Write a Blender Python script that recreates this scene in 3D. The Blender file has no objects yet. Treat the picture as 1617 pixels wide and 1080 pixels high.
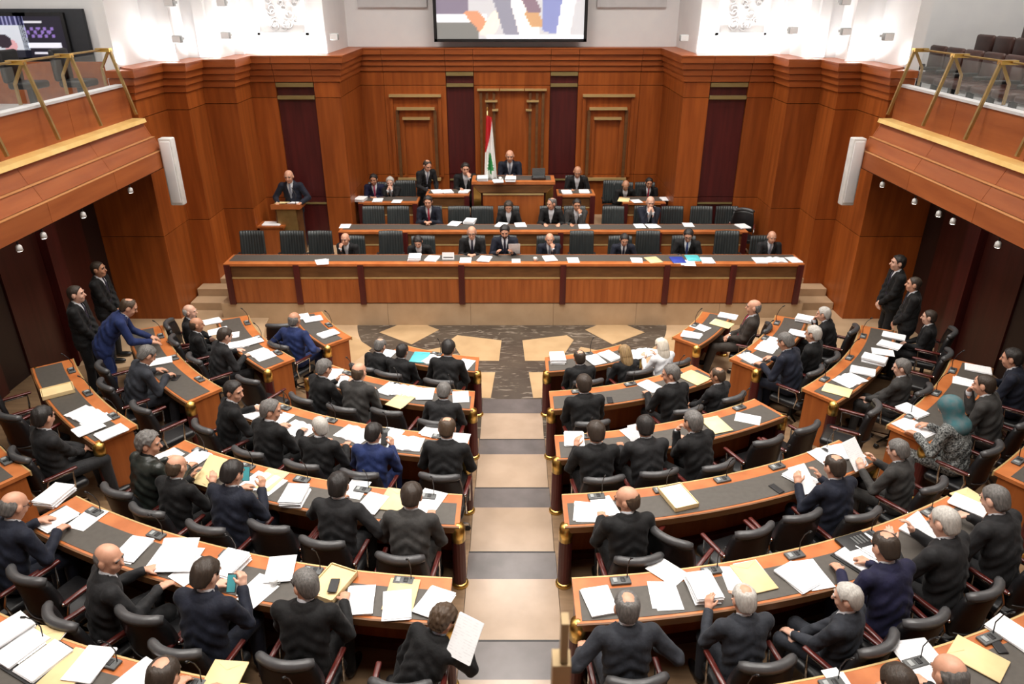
import bpy, bmesh, math, random
import numpy as np
from mathutils import Vector, Matrix
random.seed(7); np.random.seed(7)
S = bpy.context.scene
COL = S.collection
PI = math.pi
# ------------------------------------------------------------------ camera, light, exposure
F, TH, H = 1150.0, math.atan(552/1150.0), 5.75
cd = bpy.data.cameras.new('camera'); cam = bpy.data.objects.new('camera', cd); COL.objects.link(cam)
cam.location = (0, 0, H); cam.rotation_euler = (PI/2-TH, 0, 0)
cd.sensor_width = 36; cd.lens = F/1617*36; cd.clip_start = 0.05; cd.clip_end = 100
cd.dof.use_dof = True; cd.dof.focus_distance = 9.0; cd.dof.aperture_fstop = 4.0
S.camera = cam
S.view_settings.view_transform = 'Standard'; S.view_settings.look = 'None'
S.view_settings.gamma = 1; S.view_settings.use_curve_mapping = False
S.view_settings.exposure = 0.0
w = bpy.data.worlds.new('world'); S.world = w; w.use_nodes = True
w.node_tree.nodes['Background'].inputs[0].default_value = (1, .96, .9, 1)
w.node_tree.nodes['Background'].inputs[1].default_value = 0.15
def area(name, loc, rot, sx, sy, e, col=(1, .95, .88), spread=PI):
    l = bpy.data.lights.new(name, 'AREA'); l.shape = 'RECTANGLE'; l.size = sx; l.size_y = sy; l.energy = e; l.color = col; l.spread = spread
    o = bpy.data.objects.new(name, l); COL.objects.link(o); o.location = loc; o.rotation_euler = rot; return o
# ceiling luminaires of the hall
for x in (-3.2, 0, 3.2):
    for y in (3.0, 6.8, 10.6, 14.4):
        area('ceiling_lamp', (x, y, 8.85), (0, 0, 0), 1.5, 1.8, 118, (1, .95, .89), math.radians(125))
for x in (-8.4, 8.4):  # unseen fill above each gallery, added to brighten its white walls
    for y in (6.5, 11.5): area('gallery_fill', (x, y, 8.85), (0, 0, 0), 1.2, 1.8, 110)
# cove strips lying on the cornice, washing the upper wall
for sx in (-1, 1):
    for (x0, x1, y) in ((3.6, 5.2, 15.55), (5.35, 5.85, 14.65), (5.95, 6.25, 13.85), (6.4, 7.0, 12.95)):
        area('cove_strip', (sx*(x0+x1)/2, y-.02, 4.68), (PI-.35, 0, 0), x1-x0, .08, 17*(x1-x0)+5, (1, .98, .95))
# recessed lamps under each balcony
for sx in (-1, 1):
    for y in (4.5, 7.5, 10.5):
        area('underside_lamp', (sx*6.6, y, 3.0), (0, 0, 0), .3, .3, 3.5, (1, .85, .65))

# ------------------------------------------------------------------ pixel helpers (photo frame 1617x1080)
ct, st = math.cos(TH), math.sin(TH)
def ray(u, v):
    a = (540-v)/F; return np.array([(u-808.5)/F, ct+a*st, -st+a*ct])
def onz(u, v, z):
    d = ray(u, v); t = (z-H)/d[2]; return Vector((d[0]*t, d[1]*t, z))
def ony(u, v, Y):
    d = ray(u, v); t = Y/d[1]; return Vector((d[0]*t, Y, H+d[2]*t))
CY = 13.2
def pol(R, a): return (R*math.sin(a), CY-R*math.cos(a))

# ------------------------------------------------------------------ materials
MATS = {}
def mat(name, col, rough=.6, metal=0, var=None, scale=(8, 8, 8), bump=0, detail=4, rnd=0.0, spec=.5, emit=None, es=1.0, alpha=None, coat=0):
    """procedural principled material: noise between col and var, per-object tint rnd"""
    if name in MATS: return MATS[name]
    m = bpy.data.materials.new(name); m.use_nodes = True; nt = m.node_tree; N = nt.nodes; L = nt.links
    b = N['Principled BSDF']; b.inputs['Roughness'].default_value = rough; b.inputs['Metallic'].default_value = metal
    b.inputs['Specular IOR Level'].default_value = spec; b.inputs['Coat Weight'].default_value = coat; b.inputs['Coat Roughness'].default_value = .15
    tc = N.new('ShaderNodeTexCoord'); mp = N.new('ShaderNodeMapping'); mp.inputs['Scale'].default_value = scale
    L.new(tc.outputs['Object'], mp.inputs[0])
    nz = N.new('ShaderNodeTexNoise'); nz.inputs['Scale'].default_value = 1; nz.inputs['Detail'].default_value = detail
    L.new(mp.outputs[0], nz.inputs[0])
    mx = N.new('ShaderNodeMix'); mx.data_type = 'RGBA'
    v2 = var or tuple(c*.85 for c in col)
    mx.inputs[6].default_value = (*col, 1); mx.inputs[7].default_value = (*v2, 1)
    rp = N.new('ShaderNodeMapRange'); rp.inputs[1].default_value = .35; rp.inputs[2].default_value = .65
    L.new(nz.outputs[0], rp.inputs[0]); L.new(rp.outputs[0], mx.inputs[0])
    out = mx.outputs[2]
    if rnd:
        oi = N.new('ShaderNodeObjectInfo'); mr = N.new('ShaderNodeMapRange'); mr.inputs[3].default_value = 1-rnd; mr.inputs[4].default_value = 1+rnd
        L.new(oi.outputs['Random'], mr.inputs[0])
        hs = N.new('ShaderNodeHueSaturation'); L.new(mr.outputs[0], hs.inputs['Value']); L.new(out, hs.inputs['Color']); out = hs.outputs[0]
    L.new(out, b.inputs['Base Color'])
    if bump:
        bp = N.new('ShaderNodeBump'); bp.inputs['Strength'].default_value = bump; bp.inputs['Distance'].default_value = .01
        L.new(nz.outputs[0], bp.inputs['Height']); L.new(bp.outputs[0], b.inputs['Normal'])
    if emit: b.inputs['Emission Color'].default_value = (*emit, 1); b.inputs['Emission Strength'].default_value = es
    if alpha is not None: b.inputs['Alpha'].default_value = alpha
    MATS[name] = m; return m
def veined(name, c1, c2, c3, rough=.25):
    m = mat(name, c1, rough, var=c2, scale=(1.3, 1.3, 1.3), detail=9)
    nt = m.node_tree; N = nt.nodes; L = nt.links; b = N['Principled BSDF']
    tc = N.new('ShaderNodeTexCoord'); mp = N.new('ShaderNodeMapping'); mp.inputs['Scale'].default_value = (2.2, 7, 4)
    L.new(tc.outputs['Object'], mp.inputs[0])
    nz = N.new('ShaderNodeTexNoise'); nz.inputs['Detail'].default_value = 9; nz.inputs['Distortion'].default_value = 2.2; nz.inputs['Scale'].default_value = 1.1
    L.new(mp.outputs[0], nz.inputs[0])
    rp = N.new('ShaderNodeValToRGB'); e = rp.color_ramp.elements; e[0].position = .56; e[0].color = (0, 0, 0, 1); e[1].position = .66; e[1].color = (1, 1, 1, 1)
    L.new(nz.outputs[0], rp.inputs[0])
    mx = N.new('ShaderNodeMix'); mx.data_type = 'RGBA'; old = b.inputs['Base Color'].links[0].from_socket
    L.new(rp.outputs[0], mx.inputs[0]); L.new(old, mx.inputs[6]); mx.inputs[7].default_value = (*c3, 1)
    L.new(mx.outputs[2], b.inputs['Base Color']); return m
WOODP = mat('wall_panel_wood', (.34, .086, .015), .42, var=(.235, .054, .009), scale=(9, 9, .7), detail=6, rnd=.14, bump=.03, spec=.35)
WOODC = mat('cornice_wood', (.36, .092, .019), .4, var=(.27, .064, .012), scale=(1.2, 1.2, 10), detail=5, rnd=.08)
WOODD = mat('dark_red_wood', (.085, .011, .010), .4, var=(.055, .007, .007), scale=(12, 12, .8), detail=5, rnd=.1)
WOODK = mat('desk_wood', (.52, .17, .05), .35, var=(.40, .115, .03), scale=(5, 5, 5), detail=6, rnd=.06)
WOODF = mat('front_wood', (.40, .115, .026), .4, var=(.29, .075, .016), scale=(11, 11, .9), detail=6, rnd=.07)
WOODB = mat('band_wood', (.16, .07, .022), .45, var=(.11, .045, .014), scale=(3, 3, 12), detail=5)
WOODBK = mat('backing_dark', (.03, .008, .004), .8)
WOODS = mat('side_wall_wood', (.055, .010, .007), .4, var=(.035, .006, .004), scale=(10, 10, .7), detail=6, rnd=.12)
LEATH = mat('desk_leather', (.082, .073, .062), .55, var=(.07, .062, .053), scale=(20, 20, 20))
BRASS = mat('brass', (.78, .52, .15), .28, 1.0, var=(.66, .42, .11), scale=(6, 6, 6))
BRASSD = mat('brushed_brass', (.40, .27, .10), .45, .7, var=(.33, .22, .08), scale=(10, 10, 10))
GOLD = mat('pale_gold_trim', (.62, .45, .20), .38, .35, var=(.55, .38, .16), scale=(2, 2, 12))
OLIVE = mat('olive_gold_trim', (.33, .26, .11), .42, .4, var=(.28, .21, .08), scale=(3, 3, 12))
LEDGE = mat('ledge_brass', (.95, .68, .26), .45, .15, var=(.85, .55, .18), scale=(3, 3, 3))
STONE = mat('beige_stone', (.52, .365, .225), .42, var=(.45, .31, .185), scale=(3, 3, 3), detail=8, rnd=.04)
STONEL = mat('light_marble', (.41, .30, .215), .2, var=(.34, .245, .17), scale=(2.5, 2.5, 2.5), detail=8, rnd=.03)
STONEK = mat('kite_stone', (.50, .34, .185), .3, var=(.43, .285, .15), scale=(3, 3, 3), detail=8)
MARB = veined('dark_marble', (.085, .068, .052), (.055, .043, .034), (.22, .185, .15))
MARBS = mat('grey_step_marble', (.14, .12, .115), .25, var=(.105, .09, .085), scale=(3, 3, 3), detail=8)
PARQ = mat('parquet', (.26, .165, .092), .4, var=(.185, .112, .06), scale=(2, 14, 4), detail=6)
WHITE = mat('white_plaster', (.80, .80, .80), .7, var=(.77, .77, .78), scale=(3, 3, 3), bump=.02)
GREYP = mat('grey_plaster', (.62, .62, .63), .7, var=(.57, .57, .58), scale=(5, 5, 5), bump=.1)
CEIL = mat('ceiling_white', (.75, .74, .72), .8)
BLKL = mat('black_leather', (.008, .008, .009), .38, var=(.012, .012, .013), scale=(30, 30, 30), bump=.1, rnd=.15)
BLKR = mat('highlit_leather', (.055, .055, .057), .33, var=(.065, .065, .067), scale=(30, 30, 30))  # black leather with the ceiling-lamp highlights put into its grey
DAISL = mat('ribbed_leather', (.030, .036, .036), .42, var=(.020, .025, .026), scale=(25, 25, 2), rnd=.2)
ARMW = mat('armrest_wood', (.10, .014, .010), .3, var=(.07, .01, .008), scale=(9, 9, 9), coat=.4)
CHROME = mat('chrome', (.75, .74, .72), .16, 1.0)
BLACK = mat('black_plastic', (.012, .012, .013), .45)
DGREY = mat('grey_plastic', (.10, .105, .105), .45, var=(.08, .085, .085), scale=(40, 40, 40))
LGREY = mat('key_grey', (.34, .36, .36), .5)
OFFW = mat('speaker_white', (.72, .72, .70), .5)
PAPER = mat('paper_white', (.88, .89, .90), .8, var=(.84, .85, .87), scale=(25, 3, 3), detail=2)
MANILA = mat('manila_paper', (.80, .62, .33), .75, var=(.74, .56, .29), scale=(6, 6, 6))
YELLOW = mat('yellow_folder', (.86, .74, .40), .75, var=(.82, .69, .35), scale=(6, 6, 6))
BLUEF = mat('blue_folder', (.03, .06, .40), .5)
CYANF = mat('cyan_folder', (.10, .55, .60), .5)
GLASS = mat('rail_glass', (.75, .80, .78), .08, alpha=.07)
LAMPM = mat('lamp_lens', (1, .97, .9), .3, emit=(1, .95, .85), es=9)
SEATB = mat('gallery_seat_leather', (.075, .032, .024), .4, var=(.055, .022, .017), scale=(12, 12, 12), rnd=.15)
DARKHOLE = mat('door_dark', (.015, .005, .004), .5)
def printed(name):
    m = mat(name, (.88, .89, .90), .8, var=(.86, .87, .885), scale=(5, 5, 5)); nt = m.node_tree; N = nt.nodes; L = nt.links; b = N['Principled BSDF']
    tc = N.new('ShaderNodeTexCoord'); wv = N.new('ShaderNodeTexWave'); wv.wave_type = 'BANDS'; wv.bands_direction = 'Y'; wv.inputs['Scale'].default_value = 16; wv.inputs['Distortion'].default_value = 0
    L.new(tc.outputs['Object'], wv.inputs[0])
    nz = N.new('ShaderNodeTexNoise'); nz.inputs['Scale'].default_value = 30; L.new(tc.outputs['Object'], nz.inputs[0])
    mu = N.new('ShaderNodeMath'); mu.operation = 'MULTIPLY'; L.new(wv.outputs[1], mu.inputs[0]); L.new(nz.outputs[0], mu.inputs[1])
    rp = N.new('ShaderNodeMapRange'); rp.inputs[1].default_value = .42; rp.inputs[2].default_value = .55; rp.inputs[4].default_value = .20; L.new(mu.outputs[0], rp.inputs[0])
    mx = N.new('ShaderNodeMix'); mx.data_type = 'RGBA'; L.new(rp.outputs[0], mx.inputs[0]); L.new(b.inputs['Base Color'].links[0].from_socket, mx.inputs[6]); mx.inputs[7].default_value = (.25, .26, .3, 1)
    L.new(mx.outputs[2], b.inputs['Base Color']); return m
PRINT = printed('printed_page')
def attr_mat(name, strength=0.0, rough=.6):
    m = bpy.data.materials.new(name); m.use_nodes = True; N = m.node_tree.nodes; L = m.node_tree.links; b = N['Principled BSDF']
    a = N.new('ShaderNodeVertexColor'); a.layer_name = 'Col'; b.inputs['Roughness'].default_value = rough
    L.new(a.outputs[0], b.inputs['Base Color'])
    if strength: L.new(a.outputs[0], b.inputs['Emission Color']); b.inputs['Emission Strength'].default_value = strength
    return m

# ------------------------------------------------------------------ object helpers
def props(o, label=None, cat=None, group=None, kind=None):
    if label: o['label'] = label
    if cat: o['category'] = cat
    if group: o['group'] = group
    if kind: o['kind'] = kind
    return o
def empty(name, loc=(0, 0, 0), rz=0, label=None, cat=None, group=None, kind=None):
    o = bpy.data.objects.new(name, None); COL.objects.link(o); o.location = loc; o.rotation_euler = (0, 0, rz); o.empty_display_size = .1
    return props(o, label, cat, group, kind)
def link(name, me, m=None, parent=None, loc=None, rz=None, mtx=None):
    o = bpy.data.objects.new(name, me); COL.objects.link(o)
    if parent: o.parent = parent
    if mtx is not None: o.matrix_basis = mtx
    if loc is not None: o.location = loc
    if rz is not None: o.rotation_euler = (0, 0, rz)
    if m:
        if not me.materials: me.materials.append(m)
        if me.materials[0] != m: o.material_slots[0].link = 'OBJECT'; o.material_slots[0].material = m
    return o
class MB:
    def __init__(s): s.v = []; s.f = []; s.sm = False
    def add(s, v, f): n = len(s.v); s.v += [tuple(p) for p in v]; s.f += [tuple(i+n for i in q) for q in f]; return s
    def box(s, x0, x1, y0, y1, z0, z1):
        return s.add([(x0, y0, z0), (x1, y0, z0), (x1, y1, z0), (x0, y1, z0), (x0, y0, z1), (x1, y0, z1), (x1, y1, z1), (x0, y1, z1)],
                     [(0, 3, 2, 1), (4, 5, 6, 7), (0, 1, 5, 4), (1, 2, 6, 5), (2, 3, 7, 6), (3, 0, 4, 7)])
    def prism(s, P, z0, z1):
        """polygon P (ccw, 2d) extruded"""
        a = sum(P[i][0]*P[(i+1) % len(P)][1]-P[(i+1) % len(P)][0]*P[i][1] for i in range(len(P)))
        if a < 0: P = P[::-1]
        n = len(P); v = [(x, y, z0) for x, y in P]+[(x, y, z1) for x, y in P]
        return s.add(v, [tuple(range(n))[::-1], tuple(range(n, 2*n))]+[(i, (i+1) % n, (i+1) % n+n, i+n) for i in range(n)])
    def tube(s, pts, r, n=8, cap=True):
        pts = [Vector(p) for p in pts]; rs = r if isinstance(r, (list, tuple)) else [r]*len(pts)
        v = []; f = []; px = None
        for i, p in enumerate(pts):
            d = (pts[min(i+1, len(pts)-1)]-pts[max(i-1, 0)]).normalized()
            x = (px - d*px.dot(d)) if px else d.orthogonal()
            x.normalize(); px = x; y = d.cross(x)
            for k in range(n):
                a = 2*PI*k/n; v.append(p+(x*math.cos(a)+y*math.sin(a))*rs[i])
        for i in range(len(pts)-1):
            for k in range(n): f.append((i*n+k, i*n+(k+1) % n, (i+1)*n+(k+1) % n, (i+1)*n+k))
        if cap: f.append(tuple(range(n))[::-1]); f.append(tuple(range((len(pts)-1)*n, len(pts)*n)))
        return s.add(v, f)
    def lathe(s, prof, c=(0, 0), n=12):
        v = []; f = []
        for r, z in prof:
            for k in range(n): a = 2*PI*k/n; v.append((c[0]+r*math.cos(a), c[1]+r*math.sin(a), z))
        for i in range(len(prof)-1):
            for k in range(n): f.append((i*n+k, i*n+(k+1) % n, (i+1)*n+(k+1) % n, (i+1)*n+k))
        f.append(tuple(range(n))[::-1]); f.append(tuple(range((len(prof)-1)*n, len(prof)*n)))
        return s.add(v, f)
    def mesh(s, name='m', smooth=False):
        me = bpy.data.meshes.new(name); me.from_pydata(s.v, [], s.f); me.update()
        if smooth: me.shade_smooth()
        return me
    def build(s, name, m, parent=None, smooth=False, **k): return link(name, s.mesh(name, smooth), m, parent, **k)
def rbox(dx, dy, dz, r=.02, seg=2, taper=None):
    """rounded box mesh centred at origin"""
    bm = bmesh.new(); bmesh.ops.create_cube(bm, size=1)
    for v in bm.verts: v.co = Vector((v.co.x*dx, v.co.y*dy, v.co.z*dz))
    bmesh.ops.bevel(bm, geom=list(bm.edges), offset=r, segments=seg, profile=.5, affect='EDGES')
    if taper:
        for v in bm.verts: taper(v.co)
    me = bpy.data.meshes.new('rounded'); bm.to_mesh(me); bm.free(); me.shade_smooth(); return me
def shell(fr, bk, nu, nv):
    """closed solid between two parametric sheets"""
    v = []; f = []
    for fn in (fr, bk):
        for j in range(nv+1):
            for i in range(nu+1): v.append(fn(i/nu*2-1, j/nv))
    W = nu+1; B = W*(nv+1)
    for j in range(nv):
        for i in range(nu):
            a = j*W+i; f.append((a, a+1, a+W+1, a+W)); f.append((B+a, B+a+W, B+a+W+1, B+a+1))
    for i in range(nu): f.append((i, B+i, B+i+1, i+1)); a = nv*W+i; f.append((a, a+1, B+a+1, B+a))
    for j in range(nv): a = j*W; f.append((a, a+W, B+a+W, B+a)); a = j*W+nu; f.append((a, B+a, B+a+W, a+W))
    return MB().add(v, f)
def copy_tree(o, parent=None, depth=0):
    c = o.copy(); COL.objects.link(c); c.parent = parent
    for ch in list(o.children): copy_tree(ch, c, depth+1)
    return c

# ================================================================== STRUCTURE
# ---- terraces and floors
RK = {k: 3.35+1.312*(k-1) for k in range(1, 8)}
ZK = {k: .15*(k-1) for k in range(1, 8)}
RO = {1: 3.66, 2: 4.86, 3: 6.15, 4: 7.40, 5: 8.62}          # inner radius of the outer desks
fl = empty('floor', kind='structure')
MB().box(-7.6, 7.6, -3, 12.8, -.2, 0).build('marble_floor', MARB, fl)
def ring(R0, R1, z0, z1, a0, a1, n=40, x0=None):
    """annular slab about the podium centre, optional straight cut along the aisle at |x| = x0"""
    v = []; f = []; sg = 1 if a1 > 0 else -1
    for i in range(n+1):
        for R in (R0, R1):
            s = sg*math.asin(x0/R) if x0 else a0
            a = s+(a1-s)*i/n; x, y = pol(R, a); v += [(x, y, z0), (x, y, z1)]
    for i in range(n):
        b = 4*i
        f += [(b+1, b+5, b+7, b+3), (b, b+2, b+6, b+4), (b, b+4, b+5, b+1), (b+2, b+3, b+7, b+6)]
    f += [(0, 1, 3, 2), (4*n, 4*n+2, 4*n+3, 4*n+1)]
    if sg < 0: f = [q[::-1] for q in f]
    return MB().add(v, f)
for k in range(2, 7):
    R1 = RK[k+1] if k < 6 else 13.6
    for sg in (-1, 1):
        ring(RK[k]+.0, R1+.05, -.05, ZK[k], 0, sg*math.radians(66), 48, .46).build('terrace', PARQ, fl)
for sg in (-1, 1):   # tan stone of the flanks and the narrow side aisles
    ring(3.0, 4.66, 0, .004, sg*math.radians(31), sg*math.radians(88), 20).build('stone_paving', STONE, fl)
    ring(4.66, 7.6, 0, .155, sg*math.radians(66), sg*math.radians(86), 16).build('stone_paving', STONE, fl)
# central aisle: grey half steps and pale treads
for k in range(1, 7):
    yr = CY-RK[k]+.11
    if k > 1:
        MB().box(-.46, .46, yr-.50, yr, -.05, ZK[k]-.07).build('grey_step', MARBS, fl); MB().box(-.46, .46, yr-.012, yr+.006, -.05, ZK[k]-.068).build('step_shadow_line', BLACK, fl)  # black strip draws the shadow gap at the step's far edge
    yn = CY-RK[k+1]+.11 if k < 6 else -1
    MB().box(-.455, .455, yn, yr-.47 if k > 1 else onz(808, 653, 0).y, -.05, ZK[k] if k > 1 else .006).build('pale_tread', STONEL, fl)
MB().box(-.455, .455, onz(808, 653, 0).y, onz(808, 631, 0).y, -.05, .008).build('grey_step', MARBS, fl)
# beige kites in the dark floor
kites = [[(722, 529.6), (792, 537.7), (788, 570), (733, 570), (711, 537)], [(758, 588), (782, 588), (775, 628.6), (754, 628)],
         [(599, 525), (628, 513.5), (674, 513.5), (693, 521), (650, 544)], [(540, 528), (561, 533), (587, 550), (560, 572), (520, 552)], [(640, 560), (700, 548), (722, 575), (690, 585)]]
for kt in kites:
    for sg in (1, -1):
        P = [(sg*onz(u, v, 0).x, onz(u, v, 0).y) for u, v in kt]
        MB().prism(P, -.01, .005).build('kite_slab', STONEK, fl)
# ---- podium tiers
def tier(name, x0, x1, y0, y1, z0, z1, m=STONE):
    o = MB().box(x0, x1, y0, y1, z0, z1).build(name, m, pod); return o
pod = empty('podium_platform', (0, 0, 0), kind='structure')
pod['label'] = 'stepped beige stone platform under the presiding benches'
n = 7
for i in range(n):
    x0 = -5.5+i*11/n; tier('plinth_slab', x0+.002, x0+11/n-.002, 12.72, 14.3, 0, .45)
tier('second_tier', -5.2, 5.2, 14.3, 15.5, 0, .63); tier('second_tier', -3.5, 3.5, 15.5, 15.75, 0, .63)
tier('third_tier', -3.48, 3.48, 15.75, 17.68, 0, .78)
tier('side_tier', -1.95, -.88, 15.7, 17.68, .78, .95); tier('side_tier', .88, 1.95, 15.7, 17.68, .78, .95)
tier('chair_tier', -.88, .88, 15.7, 17.68, .78, 1.22)
tier('lectern_tier', -5.2, -3.55, 14.3, 15.48, .63, .70)
for sg in (-1, 1):
    st_ = empty('stone_stairs', kind='structure')
    st_['label'] = 'stone steps climbing beside the podium'
    for i in range(3):
        X = sorted((sg*5.5, sg*(6.28-.02*i)))
        MB().box(X[0], X[1], 12.75+.36*i, 13.78, .15*i, .15*(i+1)).build('step', STONE, st_)
    X = sorted((sg*5.2, sg*5.88)); MB().box(X[0], X[1], 13.78, 14.58, 0, .55).build('step', STONE, st_)
    X = sorted((sg*6.0, sg*6.28)); 

# ---- panelled walls
WP = [(-7.7, 12.7), (-6.3, 12.7), (-6.3, 13.8), (-5.9, 13.8), (-5.9, 14.6), (-5.3, 14.6), (-5.3, 15.5), (-3.5, 15.5), (-3.5, 17.7)]
WP = [Vector(p) for p in WP]; WP += [Vector((-p.x, p.y)) for p in WP[::-1]]
def offs(P, d):
    out = []
    for i, p in enumerate(P):
        nn = []
        if i > 0: t = (p-P[i-1]).normalized(); nn.append(Vector((t.y, -t.x)))
        if i < len(P)-1: t = (P[i+1]-p).normalized(); nn.append(Vector((t.y, -t.x)))
        if len(nn) == 1: out.append(p+nn[0]*d)
        else: m_ = (nn[0]+nn[1]); out.append(p+m_*(d/ (1+nn[0].dot(nn[1]))))
    return out
wb = empty('wall_back', kind='structure')
splits = {6: [.53, 1.30], 10: [.50, 1.27], 8: [.55, 1.98, 2.62, 4.38, 5.02, 6.45]}
darkseg = {(6, 1), (10, 1), (8, 2), (8, 4)}
bands = [(4.49, 4.60, .15), (4.37, 4.48, .11), (4.25, 4.36, .075), (4.13, 4.24, .045), (3.83, 4.118, .02), (1.78, 3.818, .02), (0, 1.768, .02)]
for bi, (z0, z1, off) in enumerate(bands):
    A = offs(WP, off); B = offs(WP, -.12)
    for i in range(len(WP)-1):
        Ls = (WP[i+1]-WP[i]).length; t = (WP[i+1]-WP[i]).normalized(); nrm = Vector((t.y, -t.x))
        cuts = [0]+splits.get(i, [])+[Ls]
        for c in range(len(cuts)-1):
            dk = (i, c) in darkseg and bi >= 4
            o_ = -.035 if dk else off
            a = A[i].copy() if c == 0 else WP[i]+t*(cuts[c]+.004)+nrm*o_
            b = A[i+1].copy() if c == len(cuts)-2 else WP[i]+t*(cuts[c+1]-.004)+nrm*o_
            a2 = B[i].copy() if c == 0 else WP[i]+t*(cuts[c]+.004)-nrm*.12
            b2 = B[i+1].copy() if c == len(cuts)-2 else WP[i]+t*(cuts[c+1]-.004)-nrm*.12
            if z0 > 3.8:                                  # above the gallery floor the wall stops at the opening
                for q_ in (a, b, a2, b2): q_.x = max(-6.6, min(6.6, q_.x))
            MB().prism([tuple(a), tuple(b), tuple(b2), tuple(a2)], z0, z1).build('cornice_board' if bi < 4 else 'panel', WOODC if bi < 4 else (WOODD if dk else WOODP), wb)
B1 = offs(WP, -.06); B2 = offs(WP, -.3)
bk = MB()
for i in range(len(WP)-1): bk.prism([tuple(B1[i]), tuple(B1[i+1]), tuple(B2[i+1]), tuple(B2[i])], 0, 3.8 if i in (0, len(WP)-2) else 4.58)
bk.build('backing', WOODBK, wb)
# gold bars on the dark pilasters
for (x0, x1, y) in ((-4.77, -4.0, 15.5), (4.0, 4.77, 15.5), (-1.52, -.88, 17.7), (.88, 1.52, 17.7)):
    for (za, zb) in ((4.03, 4.11), (3.79, 3.86)): MB().box(x0+.01, x1-.01, y-.035, y+.04, za, zb).build('gold_bar', OLIVE, wb)
    MB().box(x0+.01, x1-.01, y+.0, y+.02, 1.62, 1.66).build('gold_bar', OLIVE, wb)
# nested frames of the recess panels
for (xc, hw) in ((-2.24, .68), (2.24, .68)):
    for j, (w_, z_) in enumerate(((.60, 3.60), (.44, 3.31), (.32, 3.09))):
        MB().box(xc-w_, xc+w_, 17.58, 17.69, z_-.028, z_+.028).build('gold_bar', GOLD, wb)
    MB().box(xc-.52, xc+.52, 17.58, 17.69, 1.64, 1.70).build('gold_bar', GOLD, wb)
    for sg in (-1, 1):
        for j, w_ in enumerate((.56, .44, .32)):
            MB().box(xc+sg*w_-.035, xc+sg*w_+.035, 17.62+.012*j, 17.69, 1.72, (3.55, 3.27, 3.05)[j]).build('panel_rib', WOODB if j % 2 else WOODP, wb)
for (a, b, z_) in ((-.80, -.30, 3.73), (-.28, .28, 3.73), (.30, .80, 3.73), (-.62, -.34, 3.48), (.34, .62, 3.48), (-.46, -.32, 3.28), (.32, .46, 3.28)):
    MB().box(a, b, 17.58, 17.69, z_-.02, z_+.02).build('gold_bar', GOLD, wb)
for x in (-.72, -.58, -.42, .42, .58, .72): MB().box(x-.03, x+.03, 17.62, 17.69, 1.72, 3.66).build('panel_rib', WOODB, wb)
for sg in (-1, 1): MB().box(sg*.55-.25, sg*.55+.25, 17.58, 17.69, 1.64, 1.69).build('gold_bar', GOLD, wb)
# ---- white upper walls
UP = [Vector(p) for p in ((-6.55, 12.86), (-6.55, 14.05), (-6.15, 14.05), (-6.15, 14.85), (-5.55, 14.85), (-5.55, 15.75), (-3.75, 15.75), (-3.75, 17.95))]
UP += [Vector((-p.x, p.y)) for p in UP[::-1]]
U2 = offs(UP, -.2); um = MB()
for i in range(len(UP)-1): um.prism([tuple(UP[i]), tuple(UP[i+1]), tuple(U2[i+1]), tuple(U2[i])], 4.3, 9)
wu = empty('wall_upper', kind='structure'); um.build('plaster', WHITE, wu)
cp = MB(); c1 = offs(WP, .16); c2 = offs(WP, -.3)
for i in range(1, len(WP)-2): cp.prism([tuple(c1[i]), tuple(c1[i+1]), tuple(c2[i+1]), tuple(c2[i])], 4.602, 4.63)
cp.build('cornice_cap', WOODC, wb)
for sg in (-1, 1):
    for x, y in ((6.1, 14.03), (5.8, 14.83), (3.8, 15.72), (5.46, 15.72)):   # vertical plaster ribs
        MB().box(sg*x-.10, sg*x+.10, y-.08, y+.02, 4.6, 9).build('plaster_rib', WHITE, wu)
    # carved relief panel
    x0, x1 = sorted((sg*4.05, sg*5.05))
    for q in ((x0, x1, 4.98, 5.03), (x0, x1, 6.9, 6.95)): MB().box(q[0], q[1], 15.68, 15.76, q[2], q[3]).build('relief_frame', WHITE, wu)
    for q in ((x0, x0+.05), (x1-.05, x1)): MB().box(q[0], q[1], 15.68, 15.76, 4.98, 6.95).build('relief_frame', WHITE, wu)
    rl = MB(); rr = random.Random(3)
    for i in range(34):
        cx, cz = rr.uniform(x0+.14, x1-.14), rr.uniform(5.12, 6.3); r_ = rr.uniform(.05, .11); a0 = rr.uniform(0, 6.28)
        rl.tube([(cx+(r_*(1-.7*t/12))*math.cos(a0+t*.55), 15.74, cz+(r_*(1-.7*t/12))*math.sin(a0+t*.55)) for t in range(13)], .016, 5)
    rl.build('carved_scrolls', GREYP, wu)
    x0, x1 = sorted((sg*1.9, sg*3.45)); MB().box(x0, x1, 17.90, 17.96, 5.45, 7.5).build('recessed_panel', GREYP, wu)
# ---- side walls under and above the balconies, rear, ceiling
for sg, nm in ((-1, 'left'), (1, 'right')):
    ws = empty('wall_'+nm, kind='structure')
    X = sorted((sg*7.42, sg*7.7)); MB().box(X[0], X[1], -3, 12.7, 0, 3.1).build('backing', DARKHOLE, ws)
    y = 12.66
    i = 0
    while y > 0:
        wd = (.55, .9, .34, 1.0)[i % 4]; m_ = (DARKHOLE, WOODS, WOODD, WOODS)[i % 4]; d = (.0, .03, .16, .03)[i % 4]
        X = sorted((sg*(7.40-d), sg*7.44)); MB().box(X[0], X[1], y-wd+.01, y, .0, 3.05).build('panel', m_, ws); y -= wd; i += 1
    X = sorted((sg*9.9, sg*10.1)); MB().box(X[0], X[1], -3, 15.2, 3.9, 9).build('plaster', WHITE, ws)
MB().box(-10.1, 10.1, -3.3, -3, 0, 9).build('wall_rear', WHITE, kind=None) if False else None
wr = MB().box(-10.1, 10.1, -3.3, -3.0, 0, 9).build('wall_rear', WHITE); wr['kind'] = 'structure'
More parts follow.
